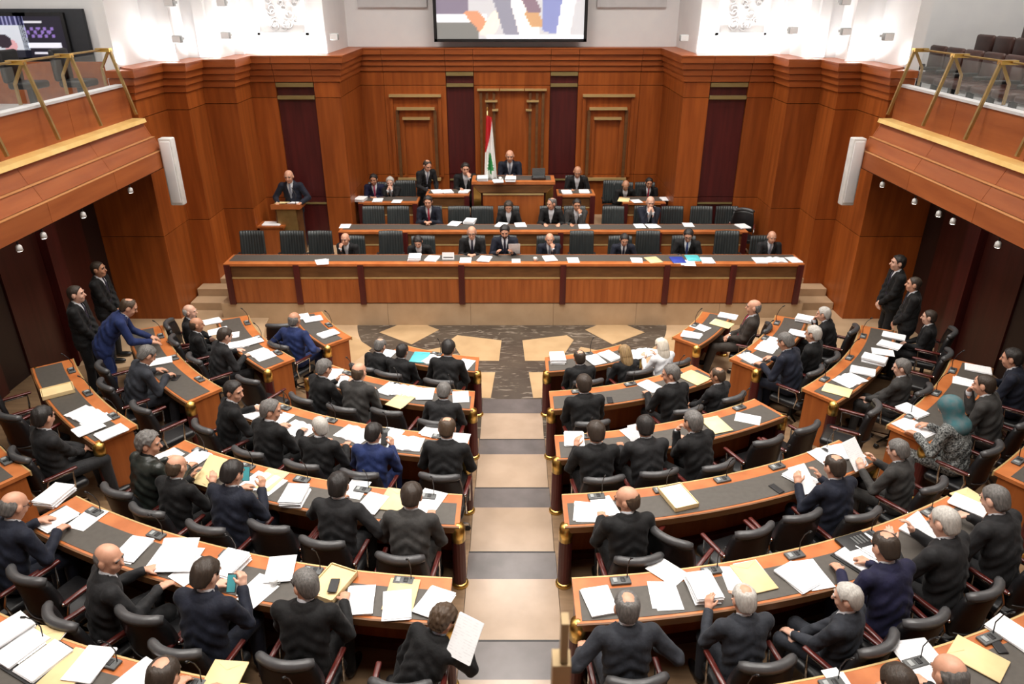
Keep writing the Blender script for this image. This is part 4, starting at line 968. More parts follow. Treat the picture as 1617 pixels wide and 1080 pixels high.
def person(u, v, z, pz, hair, hcol, suit, who, yaw=None, dyaw=0, tie=None, skin=None, glasses=False, beard=False, chair='swivel', s=1.0, shirt=None, cdy=0, Yr=None):
    q = pose(pz); hc = q['hc']; p = onz(u, v, z+(hc[2]+.02)*s)
    if yaw is None: yaw = math.atan2(p.x, CY-p.y)
    yw = yaw+math.radians(dyaw); c, s_ = math.cos(yw), math.sin(yw)
    if Yr is not None:                                   # seated behind a straight podium bench: depth from the bench
        hy = Yr+(s_*hc[0]+c*hc[1])*s; h = ony(u, v, hy); s = min(1.06, max(.88, (h.z-z)/(hc[2]+.02))); p = Vector((px(u, hy, z+hc[2]*s), hy, z))
    x = p.x-(c*hc[0]-s_*hc[1])*s; y = p.y-(s_*hc[0]+c*hc[1])*s
    if Yr is None and chair == 'swivel':                 # keep the seat at sitting distance from the curved desk
        k = int(round(z/.15))+1; s0 = s
        for ds in (1, .97, .94, .91, .89, 1.03, 1.05):
            s = s0*ds; p = onz(u, v, z+(hc[2]+.02)*s); x = p.x-(c*hc[0]-s_*hc[1])*s; y = p.y-(s_*hc[0]+c*hc[1])*s
            rad, ang = math.hypot(x, CY-y), math.atan2(x, CY-y); Rd = RO[k] if abs(ang) > math.radians(33) and k in RO else RK[k]
            lo_, hi_ = Rd+.48+(.26 if k < 6 else .02), Rd+.48+.42
            if ds == 1: far = rad > hi_
            if lo_ <= rad <= hi_ or (far and ds == .89): break
        rad = min(max(rad, lo_), hi_); x, y = pol(rad, ang)
    t = empty('person', (x, y, z), yw, who, 'person'); t.scale = (s, s, s)
    rr = random.Random(int(u*7+v)); sk = SKIN[skin if skin is not None else rr.choice((0, 0, 1, 2))]
    SU = SUIT[suit]; b = link('body', q['body'], sk, t); link('jacket', q['jacket'], SU, t); link('shirt', q['shirt'], SUIT['black'] if suit == 'dress' or shirt == 'black' else (SHIRTB if shirt == 'blue' else SHIRT), t)
    if tie: link('tie', q['tie'], TIE[tie], t)
    link('trousers', q['trousers'], SUIT['char'] if suit in ('leather',) else SU, t)
    for m in q['shoes']: link('shoe', m, SHOE, t)
    if hair: link('scarf' if hair == 'scarf' else 'hair', HAIR[hair], HCOL[hcol], t, mtx=q['hm'])
    link('eyes', FEYE, EYEM, t, mtx=q['hm']); link('eyebrows', FBROW, HCOL[hcol if hcol in ('black', 'dark', 'grey', 'brown', 'white') else 'dark'], t, mtx=q['hm']); link('mouth', FMOUTH, LIPM, t, mtx=q['hm'])
    if glasses: link('glasses', FGLASS, BLACK, t, mtx=q['hm'])
    if beard: link('beard', FBEARD, HCOL[hcol], t, mtx=q['hm'])
    PEOPLE.append((who, Vector((p.x, p.y, z)), z))
    if chair == 'swivel':
        o = -(.10 if pz == 'recline' else .055)+cdy; place_chair(x-math.sin(yaw)*o, y+math.cos(yaw)*o, z, yw*.6+yaw*.4, 'black swivel chair of the '+who)
    elif chair == 'ribbed': place_dais_chair(x, y+.07, z, 'ribbed black chair of the '+who)
    return t
Z1, Z2, Z3, Z4, Z5, Z6 = (ZK[i] for i in range(1, 7))
R = person
# ---- hall, left of the aisle
R(588, 552, Z1, 'write', 'receding', 'grey', 'black', 'grey balding man at outer end, front row left')
R(630, 557, Z1, 'clasp', 'short', 'black', 'black', 'black-haired man in middle, front row left')
R(708, 548, Z1, 'write', 'short', 'black', 'black', 'black-haired man at aisle end, front row left')
R(512, 579, Z2, 'read', 'short', 'grey', 'black', 'grey-haired man in black, outer end, second row left', dyaw=-15)
R(567, 585, Z2, 'clasp', 'fringe', 'brown', 'grey', 'bald man in dark grey suit, second row left', skin=0)
R(701, 616, Z2, 'write', 'short', 'grey', 'char', 'grey-haired man at aisle end, second row left', glasses=True)
R(369, 615, Z3, 'right', 'short', 'black', 'black', 'black-haired man turning right, corner of third row left', dyaw=-20)
R(428, 645, Z3, 'right', 'short', 'grey', 'black', 'grey-haired man with head turned, third row left', skin=0)
R(505, 671, Z3, 'left', 'crop', 'white', 'black', 'white-haired man in black suit, third row left')
R(590, 682, Z3, 'phone', 'short', 'black', 'blue', 'dark-haired man in blue suit, third row left', glasses=True)
R(706, 674, Z3, 'write', 'receding', 'brown', 'black', 'brown-haired balding man at aisle end, third row left')
R(235, 697, Z4, 'right', 'curly', 'grey', 'leather', 'curly grey-haired man in leather jacket, fourth row left', shirt='black')
R(279, 734, Z4, 'read', 'fringe', 'brown', 'black', 'bald man opening a folder, fourth row left', skin=0)
R(367, 744, Z4, 'phone', 'short', 'black', 'navy', 'black-haired man holding a phone, fourth row left')
R(535, 763, Z4, 'elbow', 'short', 'black', 'char', 'black-haired man in charcoal suit, fourth row left')
R(650, 780, Z4, 'write', 'short', 'dark', 'grey', 'dark-haired man at aisle end, fourth row left')
R(22, 795, Z5, 'write', 'fringe', 'grey', 'navy', 'bald man with glasses at outer end, fifth row left', glasses=True, skin=0)
R(172, 878, Z5, 'right', 'fringe', 'grey', 'char', 'bald man in black turning right, fifth row left', dyaw=-25, skin=0)
R(325, 903, Z5, 'phone', 'short', 'dark', 'navy', 'dark-haired man with a phone, fifth row left')
R(482, 918, Z5, 'left', 'crop', 'grey', 'black', 'grey-haired man with glasses, fifth row left', glasses=True, skin=0)
R(697, 990, Z5, 'side', 'curly', 'brown', 'black', 'brown-haired man leaning out into aisle, fifth row left', shirt='blue')
R(258, 1065, Z6, 'write', 'receding', 'dark', 'black', 'balding man at bottom edge, sixth row left')
# ---- left outer block
R(465, 503, Z1, 'back', 'fringe', 'grey', 'blue', 'bald man in blue suit, front row left outer block', dyaw=30, s=.98)
R(277, 494, Z2, 'rest', 'fringe', 'white', 'black', 'bald pale man, far end of second row left outer', dyaw=-25, skin=2)
R(300, 513, Z2, 'rest', 'fringe', 'brown', 'black', 'brown-haired bald man with white collar, second row left outer', dyaw=-10, skin=1, cdy=-.02)
R(355, 528, Z2, 'write', 'short', 'dark', 'char', 'dark red-haired person from behind, second row left outer')
R(232, 558, Z3, 'write2', 'short', 'grey', 'slate', 'grey-haired man bending over his desk, third row left outer', skin=0)
R(68, 656, Z4, 'lap', 'short', 'black', 'char', 'black-haired man seated alone, fourth row left outer')
R(120, 462, Z3, 'guard', 'crop', 'dark', 'black', 'standing man in black by the dark left pillar', tie='dark', chair=None, dyaw=-20, s=.99)
R(155, 423, .155, 'guard', 'crop', 'dark', 'black', 'standing guard in black suit at the left wall', tie='dark', chair=None, dyaw=-15)
R(203, 483, Z3, 'bend', 'receding', 'brown', 'blue', 'standing man in blue suit bending over a desk', chair=None, dyaw=-10, skin=0)
# ---- hall, right of the aisle
R(918, 567, Z1, 'clasp', 'receding', 'dark', 'black', 'dark-haired balding man at aisle end, front row right')
R(986, 555, Z1, 'write', 'long', 'blond', 'black', 'woman with long blond hair, front row right', s=.95)
R(1052, 548, Z1, 'read', 'long', 'pale', 'white', 'pale-haired woman in white, front row right', s=.95)
R(922, 604, Z2, 'clasp', 'short', 'dark', 'black', 'dark-haired man at aisle end, second row right')
R(1059, 588, Z2, 'left', 'short', 'grey', 'black', 'grey-haired man turned left, second row right', skin=0)
R(1133, 591, Z2, 'lap', 'receding', 'brown', 'char', 'balding man leaning at outer end, second row right', dyaw=12)
R(941, 680, Z3, 'read', 'short', 'dark', 'black', 'dark-haired man at aisle end, third row right')
R(1019, 671, Z3, 'phone', 'short', 'black', 'char', 'black-haired man holding a white page, third row right')
R(1094, 663, Z3, 'chin_l', 'short', 'grey', 'black', 'grey-haired man with hand at mouth, third row right', dyaw=14, skin=0)
R(990, 785, Z4, 'left', 'fringe', 'brown', 'black', 'bald man with dark beard, fourth row right', beard=True, skin=0)
R(1318, 734, Z4, 'read', 'receding', 'dark', 'navy', 'dark-haired balding man reading, fourth row right')
R(1418, 708, Z4, 'read', 'short', 'grey', 'grey', 'grey-haired man in grey suit, fourth row right', skin=2, dyaw=10)
R(990, 955, Z5, 'back', 'receding', 'grey', 'slate', 'balding grey man in blue-grey suit at aisle, fifth row right', skin=0)
R(1175, 943, Z5, 'read', 'receding', 'white', 'slate', 'white-haired balding man lifting a stack, fifth row right', skin=0)
R(1340, 942, Z5, 'lap', 'short', 'white', 'slate', 'pale grey-haired man with clasped hands, fifth row right', dyaw=28, skin=2)
R(1398, 860, Z5, 'write', 'receding', 'dark', 'deep', 'dark-haired balding man in indigo suit, fifth row right')
R(1492, 820, Z5, 'read', 'crop', 'white', 'char', 'white-haired man reading a page, fifth row right', skin=2, dyaw=8)
R(1572, 785, Z5, 'write', 'crop', 'grey', 'char', 'cropped grey-haired man at outer end, fifth row right', skin=2)
R(1500, 1060, Z6, 'write', 'fringe', 'grey', 'black', 'bald man at bottom edge, sixth row right', skin=0)
R(1420, 1078, Z6, 'write2', 'short', 'dark', 'black', 'dark-haired man cut off at bottom edge, sixth row right')
# ---- right outer block
R(1190, 483, Z1, 'recline', 'fringe', 'grey', 'brown', 'bald man in brown suit leaning back, front row right outer', dyaw=16, tie='red', skin=0)
R(1240, 537, Z2, 'write', 'short', 'grey', 'navy', 'grey-haired man writing at near end, second row right outer')
R(1284, 525, Z2, 'rest', 'short', 'white', 'black', 'white-haired man in middle, second row right outer', skin=0)
R(1322, 498, Z2, 'chin', 'short', 'white', 'black', 'white-haired man at far end, second row right outer', skin=0)
R(1475, 500, Z3, 'rest', 'crop', 'dark', 'black', 'short-haired man in black at far end, third row right outer')
R(1424, 578, Z3, 'lap', 'short', 'grey', 'grey', 'grey-haired man in striped grey, third row right outer', skin=2)
R(1498, 640, Z4, 'write', 'scarf', 'teal', 'dress', 'woman in teal headscarf and patterned dress, fourth row right outer', s=.95)
R(1555, 605, Z4, 'chin', 'crop', 'dark', 'grey', 'man in grey with hand at face, fourth row right outer', skin=0)
R(1598, 563, Z4, 'clasp', 'short', 'black', 'navy', 'black-haired man in navy, fourth row right outer', skin=0)
R(1418, 413, .155, 'guard', 'short', 'black', 'black', 'young standing guard in black at the right wall', chair=None, dyaw=10, tie='dark')
R(1443, 447, Z3, 'guard', 'crop', 'dark', 'black', 'second standing guard with short hair at right', tie='dark', chair=None, dyaw=5, s=.92, skin=0)
# ---- podium, front bench
B = dict(yaw=PI, chair='ribbed', Yr=13.56)
R(545, 378, .45, 'chin', 'fringe', 'grey', 'black', 'bald man with hand on chin, front podium bench', dyaw=-12, **B)
R(660, 380, .45, 'write2', 'short', 'black', 'black', 'dark-haired person bowed over papers, front podium bench', **B)
R(745, 366, .45, 'clasp', 'fringe', 'grey', 'black', 'bald man with dark tie, front podium bench', tie='dark', glasses=True, skin=0, **B)
R(797, 364, .45, 'read', 'short', 'black', 'navy', 'bearded dark-haired man holding papers, front podium bench', tie='dark', beard=True, skin=0, **B)
R(868, 376, .45, 'chin_l', 'fringe', 'grey', 'navy', 'bald man covering his mouth, front podium bench', tie='grey', **B)
R(986, 385, .45, 'write', 'short', 'black', 'navy', 'dark-haired man writing, front podium bench', tie='dark', **B)
R(1087, 370, .45, 'write', 'short', 'black', 'black', 'dark-haired man with glasses, front podium bench', tie='blue', glasses=True, dyaw=-14, **B)
R(1219, 373, .45, 'clasp', 'fringe', 'grey', 'char', 'bald man at right end, front podium bench', tie='grey', skin=0, **B)
# ---- second bench
B['Yr'] = 15.12
R(676, 317, .63, 'clasp', 'short', 'black', 'navy', 'dark-haired man with red tie, second podium bench', tie='red', skin=0, **B)
R(803, 325, .63, 'write', 'long', 'dark', 'black', 'woman with long dark hair, second podium bench', s=.94, **B)
R(871, 320, .63, 'right', 'receding', 'grey', 'black', 'balding man turned aside, second podium bench', **B)
R(911, 322, .63, 'chin_l', 'short', 'black', 'grey', 'dark-haired man resting chin, second podium bench', **B)
R(1027, 318, .63, 'face', 'fringe', 'grey', 'navy', 'bald man with hands on face, second podium bench', **B)
# ---- top tier
B['Yr'] = 16.68
R(590, 282, .78, 'clasp', 'short', 'black', 'deep', 'man in navy with pink tie, third tier left', tie='pink', skin=1, **B)
R(616, 286, .78, 'face', 'short', 'white', 'black', 'white-haired man with clasped hands, third tier left', **B)
R(675, 260, .78, 'standread', 'receding', 'dark', 'black', 'standing man reading at the podium', yaw=PI, dyaw=35, chair=None, s=.98, skin=0, tie='grey', Yr=16.55)
B['Yr'] = 16.62
R(735, 265, .95, 'chin_l', 'short', 'black', 'black', 'man leaning on hand left of presiding desk', dyaw=10, **B)
R(805, 245, 1.22, 'clasp', 'fringe', 'grey', 'navy', 'presiding man behind the raised central desk', tie='grey', skin=0, **B)
R(912, 270, .95, 'write', 'fringe', 'grey', 'black', 'bald man right of presiding desk', **B)
B['Yr'] = 16.68
R(988, 292, .78, 'write2', 'fringe', 'grey', 'black', 'grey bald man reading, third tier right', **B)
R(1025, 290, .78, 'clasp', 'short', 'black', 'black', 'dark-haired man with red tie, third tier right', tie='red', **B)
R(456, 277, .70, 'podium', 'fringe', 'grey', 'navy', 'bald speaker standing behind the lectern', yaw=PI, chair=None, tie='grey', skin=0, Yr=15.22)
# ---- empty chairs
def hall_chair(u, v, z, dy, lab):
    p = onz(u, v, z+.93); a = math.atan2(p.x, CY-p.y); k = int(round(z/.15))+1
    x, y = p.x-math.sin(a)*.28, p.y+math.cos(a)*.28; Rd = RO[k] if abs(a) > math.radians(33) and k in RO else RK[k]
    rad = min(max(math.hypot(x, CY-y), Rd+.74), Rd+.94); ang = math.atan2(x, CY-y)
    best = None                                            # nearest free place along the row
    for st_ in range(0, 8):
        for sg in (1, -1):
            q = ang+sg*st_*.032/rad; c = pol(rad, q); dm = min((math.hypot(c[0]-e[0], c[1]-e[1]) for e in SEATS), default=9)
            if best is None or (best[0] < .54 and dm > best[0]+.005): best = (dm, c, q)
    dm, (x, y), q = best
    if dm > .36: place_chair(x, y, z, q+math.radians(dy), lab)
for (u, v, z, dy, lab) in (
    (607, 653, Z2, 0, 'empty black chair between two men, second row left'), (447, 810, Z4, 0, 'empty black chair right of phone user, fourth row left'),
    (90, 865, Z5, 0, 'empty black chair beside bald man with glasses, fifth row left'), (232, 930, Z5, 0, 'empty black chair left of dark-haired man, fifth row left'),
    (440, 575, Z2, 10, 'empty black chair at aisle end, second row left outer'), (430, 508, Z1, 60, 'empty black chair turned away, front row left outer'),
    (30, 605, Z4, 0, 'empty dark chair at far end, fourth row left outer'), (42, 640, Z4, 20, 'second empty dark chair, fourth row left outer'), (165, 590, Z3, 0, 'empty chair near bending man, third row left outer'), (215, 645, Z3, 0, 'empty chair at near end, third row left outer'),
    
    (1162, 622, Z2, 0, 'empty black chair at outer end, second row right'), (1200, 685, Z3, 0, 'empty black chair nearer the aisle, third row right outer end'), (1252, 680, Z3, 5, 'last empty black chair, third row right outer end'),
    (1075, 862, Z4, -50, 'empty black chair turned sideways, fourth row right'), (1182, 845, Z4, 8, 'empty black chair in middle, fourth row right'), (1245, 808, Z4, 0, 'empty black chair left of reading man, fourth row right'),
    (1352, 637, Z3, 20, 'empty black chair at near end, third row right outer'), (1500, 560, Z3, 0, 'empty black chair behind man in black, third row right outer')): hall_chair(u, v, z, dy, lab)
def pod_chair(u, v, z, ht, lab, s=1.0, yaw=PI):
    Y = {.45: 13.5, .63: 15.05, .78: 16.7}[z]; place_dais_chair(px(u, Y+.25, z+.8), Y, z, lab, yaw, s)
for i, (u, v) in enumerate(((400, 378), (463, 380), (507, 388), (618, 385), (918, 376), (1022, 380), (1146, 386))):
    pod_chair(u, v, .45, .92, 'empty ribbed black chair on front podium bench, %s from the left' % ORD[i], 1.14)
for i, (u, v) in enumerate(((590, 334), (629, 334), (725, 334), (762, 334), (968, 335), (1061, 335), (1107, 336), (1147, 336))):
    pod_chair(u, v, .63, .92, 'empty ribbed black chair on second podium bench, %s from the left' % ORD[i], 1.03)
pod_chair(641, 285, .78, .96, 'empty tall chair beside white-haired man, third tier left', 1.05); pod_chair(968, 290, .78, .96, 'empty tall chair beside reading man, third tier right', 1.05)
place_chair(px(1170, 15.1, 1.4), 14.98, .63, PI-.3, 'empty black swivel chair at right end of second podium bench')

# ================================================================== PAPERS AND SMALL THINGS
def sheets(w_, d_, n, rr, jit=.012, th=.006):
    m = MB(); z = 0
    for i in range(n):
        a = rr.uniform(-1, 1)*jit*5; ox, oy = rr.uniform(-jit, jit), rr.uniform(-jit, jit); c, s = math.cos(a), math.sin(a)
        P = [(c*x-s*y+ox, s*x+c*y+oy) for x, y in ((-w_/2, -d_/2), (w_/2, -d_/2), (w_/2, d_/2), (-w_/2, d_/2))]; m.prism(P, z, z+th*.92); z += th
    return m, z
PAPERS = []
def paper(u, v, z, kind, rot=None, w_=None):
    PAPERS.append((u, v, z, kind, rot, w_))
def desk_papers(k, L):
    for q in L: paper(q[0], q[1], ZK[k]+.75, q[2], q[3] if len(q) > 3 else None, q[4] if len(q) > 4 else None)
A_, O_, T_, M_, Y_, G_ = 'stack', 'open', 'thick', 'manila', 'yellow', 'page'
desk_papers(1, [(611, 559, G_), (682, 569, O_), (663, 565, 'cyan'), (735, 575, G_), (880, 568, T_), (939, 569, A_), (962, 563, A_), (1012, 559, O_), (1035, 557, G_, 30),
                (494, 505, A_), (518, 528, A_), (474, 500, G_), (1149, 500, A_), (1140, 512, Y_), (1106, 517, G_), (1092, 530, A_)])
desk_papers(2, [(526, 592, A_, 25), (543, 604, O_), (615, 615, A_), (639, 618, O_), (671, 623, A_), (632, 634, M_), (728, 627, G_), (1025, 610, G_), (1095, 598, M_), (1098, 596, M_, 8),
                (333, 509, A_), (346, 522, G_), (377, 545, A_), (413, 560, O_), (398, 540, A_), (362, 530, G_), (1184, 566, A_), (1213, 548, O_), (1224, 538, G_), (1262, 528, A_), (1272, 507, T_)])
desk_papers(3, [(403, 652, A_), (443, 662, G_), (471, 679, O_), (559, 686, O_, -12), (615, 687, G_), (640, 701, O_), (683, 678, G_), (725, 695, G_), (907, 694, A_), (1001, 686, G_), (1131, 672, Y_), (1181, 661, G_, 40),
                (253, 572, A_), (1411, 532, A_), (1405, 546, A_), (1394, 556, G_), (1380, 571, T_), (1362, 587, A_), (1342, 601, O_), (1322, 617, Y_)])
desk_papers(4, [(261, 722, G_), (306, 727, A_), (335, 748, M_), (416, 763, O_), (425, 758, M_), (466, 787, T_), (587, 797, A_, -10), (562, 773, G_), (622, 790, M_), (677, 792, G_, None, .26), (923, 808, G_), (955, 800, G_), (1070, 788, 'tray'), (1264, 756, A_), (1311, 719, O_), (1340, 712, G_),
                (92, 620, 'mbox'), (134, 655, O_), (140, 678, A_), (177, 684, A_), (1525, 604, G_), (1544, 584, A_), (1440, 650, A_), (1444, 676, 'clear'), (155, 664, G_)])
desk_papers(5, [(88, 787, T_, 20), (91, 822, A_), (139, 819, G_), (209, 869, A_, 10), (277, 882, O_, 15), (303, 900, G_), (362, 897, T_), (406, 929, G_, -10, .2), (443, 900, A_, 20), (525, 925, 'mbox'), (568, 950, A_, 12), (628, 957, A_), (634, 940, M_), (687, 953, A_, -20),
                (947, 950, A_, 8), (1047, 940, G_), (1053, 903, G_, 35), (1110, 933, T_), (1163, 915, G_), (1190, 912, M_), (1257, 913, A_, 15), (1280, 905, G_, -8), (1367, 876, 'binder'), (1455, 843, A_, 10), (1528, 799, A_, 12), (1538, 792, M_)])
desk_papers(6, [(13, 1005, T_), (52, 1036, 'binder'), (60, 1020, M_), (143, 1051, A_, 10), (110, 1060, M_), (215, 1072, G_), (1458, 1047, 'clear'), (1544, 1041, M_, 25), (1600, 1002, A_, 10), (1320, 1072, G_, 0, .12), (350, 1078, M_)])
for z, L in ((1.252, [(510, 414, G_), (655, 409, T_), (683, 409, A_), (735, 411, G_), (765, 410, A_), (815, 412, G_, 0, .16), (868, 409, A_), (905, 411, G_), (1005, 411, G_, 0, .2), (1032, 411, M_), (1070, 411, 'blue'), (1094, 408, 'cyan'), (1088, 416, G_), (1117, 412, A_), (1200, 412, A_), (1224, 411, O_), (1254, 411, G_)]),
             (1.382, [(545, 357, G_), (718, 354, A_), (742, 352, T_), (792, 356, A_), (822, 356, A_), (922, 358, G_), (1010, 357, G_), (1032, 357, G_), (1087, 355, G_), (1173, 358, A_)]),
             (1.562, [(570, 317, T_), (597, 317, A_), (627, 318, G_), (985, 316, Y_), (1005, 318, G_), (1052, 315, A_)]), (1.752, [(690, 303, A_), (707, 303, A_), (733, 303, A_), (895, 304, A_), (922, 303, A_)]), (2.085, [(762, 284, T_), (787, 287, A_), (806, 285, T_)])):
    for q in L: paper(q[0], q[1], z, q[2], q[3] if len(q) > 3 else None, q[4] if len(q) > 4 else None)
KN = {A_: 'white paper stack', O_: 'open printed pages', T_: 'thick white document pile', M_: 'manila envelope', Y_: 'yellow folder', G_: 'loose white page', 'cyan': 'cyan folder', 'blue': 'blue folder', 'mbox': 'manila document box', 'tray': 'manila tray of pages', 'binder': 'black binder with pages', 'clear': 'pale plastic sleeve'}
NM = {A_: 'paper_stack', O_: 'open_document', T_: 'document_pile', M_: 'manila_envelope', Y_: 'yellow_folder', G_: 'paper_page', 'cyan': 'cyan_folder', 'blue': 'blue_folder', 'mbox': 'document_box', 'tray': 'document_tray', 'binder': 'binder', 'clear': 'plastic_sleeve'}
items = []
for (u, v, z, kind, rot, w_) in PAPERS:
    p = onz(u, v, z); best = min(PEOPLE, key=lambda q: (q[1].x-p.x)**2+(q[1].y-p.y)**2+(0 if abs(q[2]+.75-z) < .3 else 9)); items.append([best[0], kind, p, rot, w_, u, v])
CLEARM = mat('sleeve_plastic', (.66, .66, .68), .25)
def qual(it):
    same = sorted([j for j in items if j[0] == it[0] and j[1] == it[1]], key=lambda j: j[5])
    if len(same) == 1: return ''
    i = same.index(it)
    return {2: ('left ', 'right '), 3: ('left ', 'middle ', 'right ')}.get(len(same), tuple(o+' from left, ' for o in ORD))[i]
def fit(t):
    t = t.replace(' by the ', ' by ') if len(t.split()) > 16 else t
    for a_, b_ in ((' at outer end,', ','), (' with white collar', ''), (' in black suit', '')):
        if len(t.split()) > 16: t = t.replace(a_, b_)
    return t
for n_, it in enumerate(items):
    who, kind, p, rot, w_, u, v = it; rr = random.Random(n_); pod_ = p.y > 12.6
    yaw = (PI if pod_ else math.atan2(p.x, CY-p.y))+math.radians(rot if rot is not None else rr.uniform(-16, 16))
    base = p.z+.001+.0012*(n_ % 4)
    t = empty(NM[kind], (p.x, p.y, base), yaw, fit('%s%s by the %s' % (qual(it), KN[kind], who)), 'paper', 'papers on the desks')
    W, Dp = (w_ or .215), (w_ or .215)*1.38
    if kind in (A_, T_):
        m, zt = sheets(W, Dp, 4 if kind == A_ else 8, rr, .012, .0045 if kind == A_ else .008); m.build('sheets', PAPER, t); link('top_page', sheets(W, Dp, 1, rr, .004, .0015)[0].mesh(), PRINT, t, (0, 0, zt))
    elif kind == O_:
        for sg in (-1, 1):
            v_ = []; f_ = []
            for i in range(7):
                q = i/6; x = sg*(q*.20); zz = .004+.022*math.sin(min(1, q*1.6)*PI)*(1-q*.4)
                v_ += [(x, -.14, zz), (x, .14, zz), (x, -.14, 0), (x, .14, 0)]
            for i in range(6):
                b = 4*i; fs = [(b, b+4, b+5, b+1), (b+2, b+3, b+7, b+6), (b, b+2, b+6, b+4), (b+1, b+5, b+7, b+3)]; f_ += fs if sg > 0 else [q[::-1] for q in fs]
            f_ += [(24, 26, 27, 25), (0, 1, 3, 2)]
            MB().add(v_, f_).build('page_block', PRINT, t)
    elif kind == G_:
        m, zt = sheets(W, Dp, 1, rr, .004, .002); m.build('page', PRINT if n_ % 3 else PAPER, t)
        if n_ % 2: sheets(W, Dp, 1, rr, .03, .002)[0].build('under_page', PAPER, t, loc=(.02, -.015, -.0005))
    elif kind in (M_, Y_, 'cyan', 'blue'):
        mm = {M_: MANILA, Y_: YELLOW, 'cyan': CYANF, 'blue': BLUEF}[kind]
        link('cover', rbox(.25, .34, .012, .003, 1), mm, t, (0, 0, .006)); MB().add([(-.125, .17, .0125), (.125, .17, .0125), (0, .09, .0145)], [(0, 2, 1)]).build('flap', mm, t)
        sheets(.22, .31, 1, rr, .01, .003)[0].build('contents', PAPER, t, loc=(.012, .02, .0005))
    elif kind in ('mbox', 'tray'):
        MB().box(-.13, .13, -.18, .18, 0, .008).build('bottom', MANILA, t)
        for q in ((-.13, -.122, -.18, .18), (.122, .13, -.18, .18), (-.13, .13, -.18, -.172), (-.13, .13, .172, .18)): MB().box(*q, 0, .05).build('wall', MANILA, t)
        sheets(.235, .33, 4, rr, .002, .008)[0].build('contents', PAPER if kind == 'tray' else MANILA, t, loc=(0, 0, .009))
    elif kind == 'binder':
        MB().box(-.26, .26, -.17, .17, 0, .008).build('cover', BLACK, t); 
        for sg in (-1, 1): sheets(.21, .30, 4, rr, .004, .005)[0].build('pages', PAPER, t, loc=(sg*.125, 0, .008))
        MB().tube([(0, -.1, .02), (0, .1, .02)], .012, 8).build('ring_spine', CHROME, t)
    else: MB().box(-.15, .15, -.20, .20, 0, .004).build('sleeve', CLEARM, t); MB().box(-.13, .13, -.17, .17, .004, .006).build('page', PAPER, t)
# pages held in hands: tilted sheets at the hands of those who lift them
def held(u, v, z, tilt, rz, lab, w_=.21, h_=.30, n=3, mt=PRINT):
    p = onz(u, v, z); yaw = (PI if p.y > 12.6 else math.atan2(p.x, CY-p.y))+math.radians(rz)
    t = empty('held_pages', p, yaw, lab, 'paper', 'pages held up'); rr = random.Random(int(u)); m, _ = sheets(w_, h_, n, rr, .006, .0015); o = m.build('sheets', mt, t); o.rotation_euler = (math.radians(tilt), 0, 0)
held(735, 1008, Z5+.98, 50, -30, 'white page held by the brown-haired man leaning out')
held(1268, 757, Z4+.84, 35, 0, 'white page lifted by balding man reading, fourth row right'); held(1350, 717, Z4+.88, 48, 5, 'white page held up by grey-haired man in grey suit', .22, .32)
held(812, 393, 1.40, 55, 0, 'papers held up by bearded man, front podium bench'); held(1458, 838, Z5+.86, 35, 10, 'page held by white-haired man, fifth row right')
held(333, 744, Z4+.84, 35, 0, 'open folder held by bald man, fourth row left', .24, .32, 4, YELLOW); held(604, 692, Z3+.83, 50, 0, 'phone-sized note held by man in blue suit', .08, .13, 1); held(1001, 683, Z3+.85, 55, 5, 'white page lifted by black-haired man, third row right', .12, .18)
held(280, 876, Z5+.84, 25, 20, 'broad white pages lifted before the dark-haired man, fifth row left', .3, .3); held(683, 1010, Z5+.6, 20, 0, 'page', .01, .01) if False else None
# phones and small desk things
def phone(u, v, z, lab, tilt=0, mt=BLACK, yaw=0):
    p = onz(u, v, z); t = empty('mobile_phone', p, yaw, lab, 'phone', 'phones'); b = link('body', rbox(.075, .15, .009, .003, 1), BLACK, t, (0, 0, .005)); s_ = MB().box(-.033, .033, -.066, .066, .0096, .0102).build('display', mt, t); b.rotation_euler.x = s_.rotation_euler.x = math.radians(tilt)
PHS = mat('phone_display', (.05, .25, .27), .2, emit=(.08, .32, .34), es=.35)
phone(366, 921, Z5+.88, 'lit phone with teal display in the dark-haired man hand, fifth row left', 50, PHS); phone(527, 925, Z5+.812, 'black phone lying on a manila box, fifth row left'); phone(389, 748, Z4+.92, 'phone held by black-haired man, fourth row left', 55, PHS)
phone(278, 597, Z3+.752, 'black phone on the bare desk, third row left outer'); phone(1575, 1019, Z6+.752, 'black phone on the desk at bottom right'); phone(1226, 772, Z4+.752, 'black phone on the bare leather, fourth row right', yaw=.5); phone(963, 632, Z2+.752, 'black phone on the desk, second row right'); phone(607, 693, Z3+.84, 'black phone held by man in blue suit', 50)
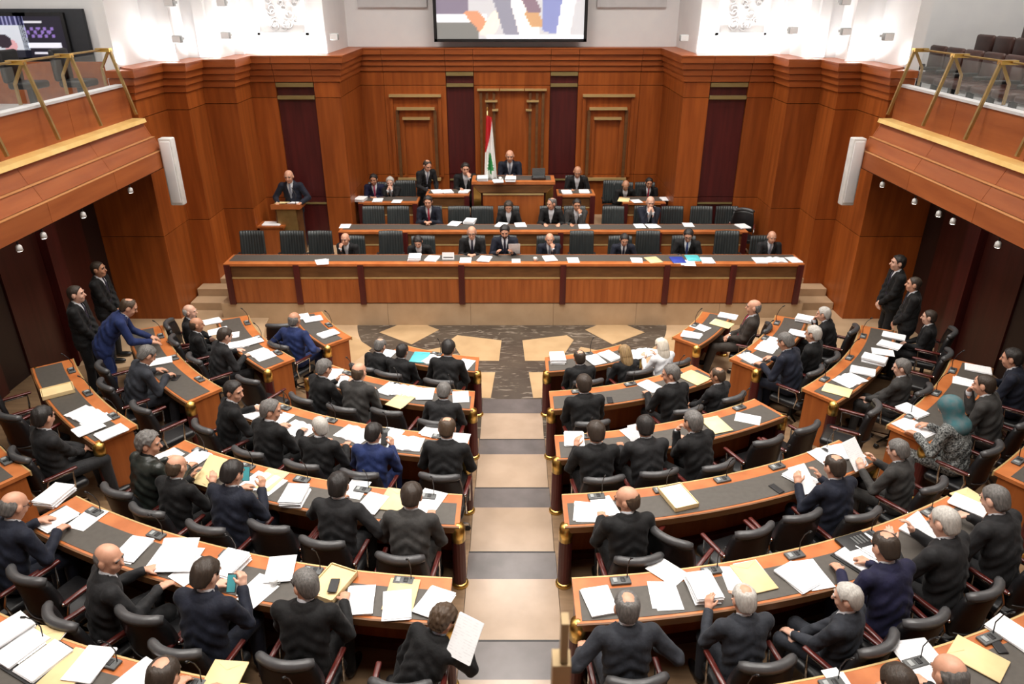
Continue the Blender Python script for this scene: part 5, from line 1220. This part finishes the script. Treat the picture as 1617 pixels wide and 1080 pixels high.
p = onz(1350, 858, Z5+.75); t = empty('voting_console', p, math.atan2(p.x, CY-p.y), 'black voting console beside man in indigo suit, fifth row right', 'console')
link('body', rbox(.30, .19, .03, .008), BLACK, t, (0, 0, .015))
for i in range(4): MB().box(-.02+.035*i, 0+.035*i, -.05, .05, .03, .034).build('key', DGREY, t)
for i, (u, v, z) in enumerate(((845, 412, 1.254), (708, 409, 1.254), (393+40, 924, Z5+.752), (790, 285, 2.09))):
    p = onz(u, v, z)
    if i == 1:
        t = empty('name_plate', p, 0, 'white tent name plate on front podium bench', 'sign'); MB().add([(-.11, -.03, 0), (.11, -.03, 0), (.11, 0, .13), (-.11, 0, .13), (-.11, .03, 0), (.11, .03, 0)], [(0, 1, 2, 3), (3, 2, 5, 4), (0, 3, 4), (1, 5, 2), (0, 4, 5, 1)]).build('card', PAPER, t); MB().box(-.09, .09, -.024, -.016, .03, .05).build('print_line', DGREY, t)
    else:
        t = empty('cup', p, 0, ('white cup on front podium bench beside the bearded man', '', 'white cup on the fifth row desk left of the aisle', 'white cup on the presiding desk')[i], 'cup'); MB().lathe([(.025, 0), (.036, .07), (.033, .07), (.023, .008)], n=14).build('body', OFFW, t, True); MB().tube([(.034, 0, .055), (.055, 0, .045), (.05, 0, .02), (.03, 0, .018)], .004, 6).build('handle', OFFW, t, True)
# papers on the lectern and side table
lp = Vector(lc.location)+Vector((0, .2, 1.10))
for dx, mt, lab in ((-.11, YELLOW, 'yellow sheets lying on the lectern top'), (.15, PAPER, 'white sheets lying on the lectern top')):
    m, _ = sheets(.22, .28, 3, random.Random(4), .01, .004); o = m.build('paper_stack', mt, None, loc=lp+Vector((dx, 0, 0))); o.rotation_euler.x = -.17; props(o, lab, 'paper')
o = sheets(.36, .26, 4, random.Random(9), .015, .005)[0].build('paper_stack', PAPER, None, loc=Vector(stb.location)+Vector((-.04, .18, .762))); props(o, 'white sheets on the side table left of lectern', 'paper')
for k in list(bpy.data.objects):
    if k.name.startswith('scene_tmp'): bpy.data.objects.remove(k)
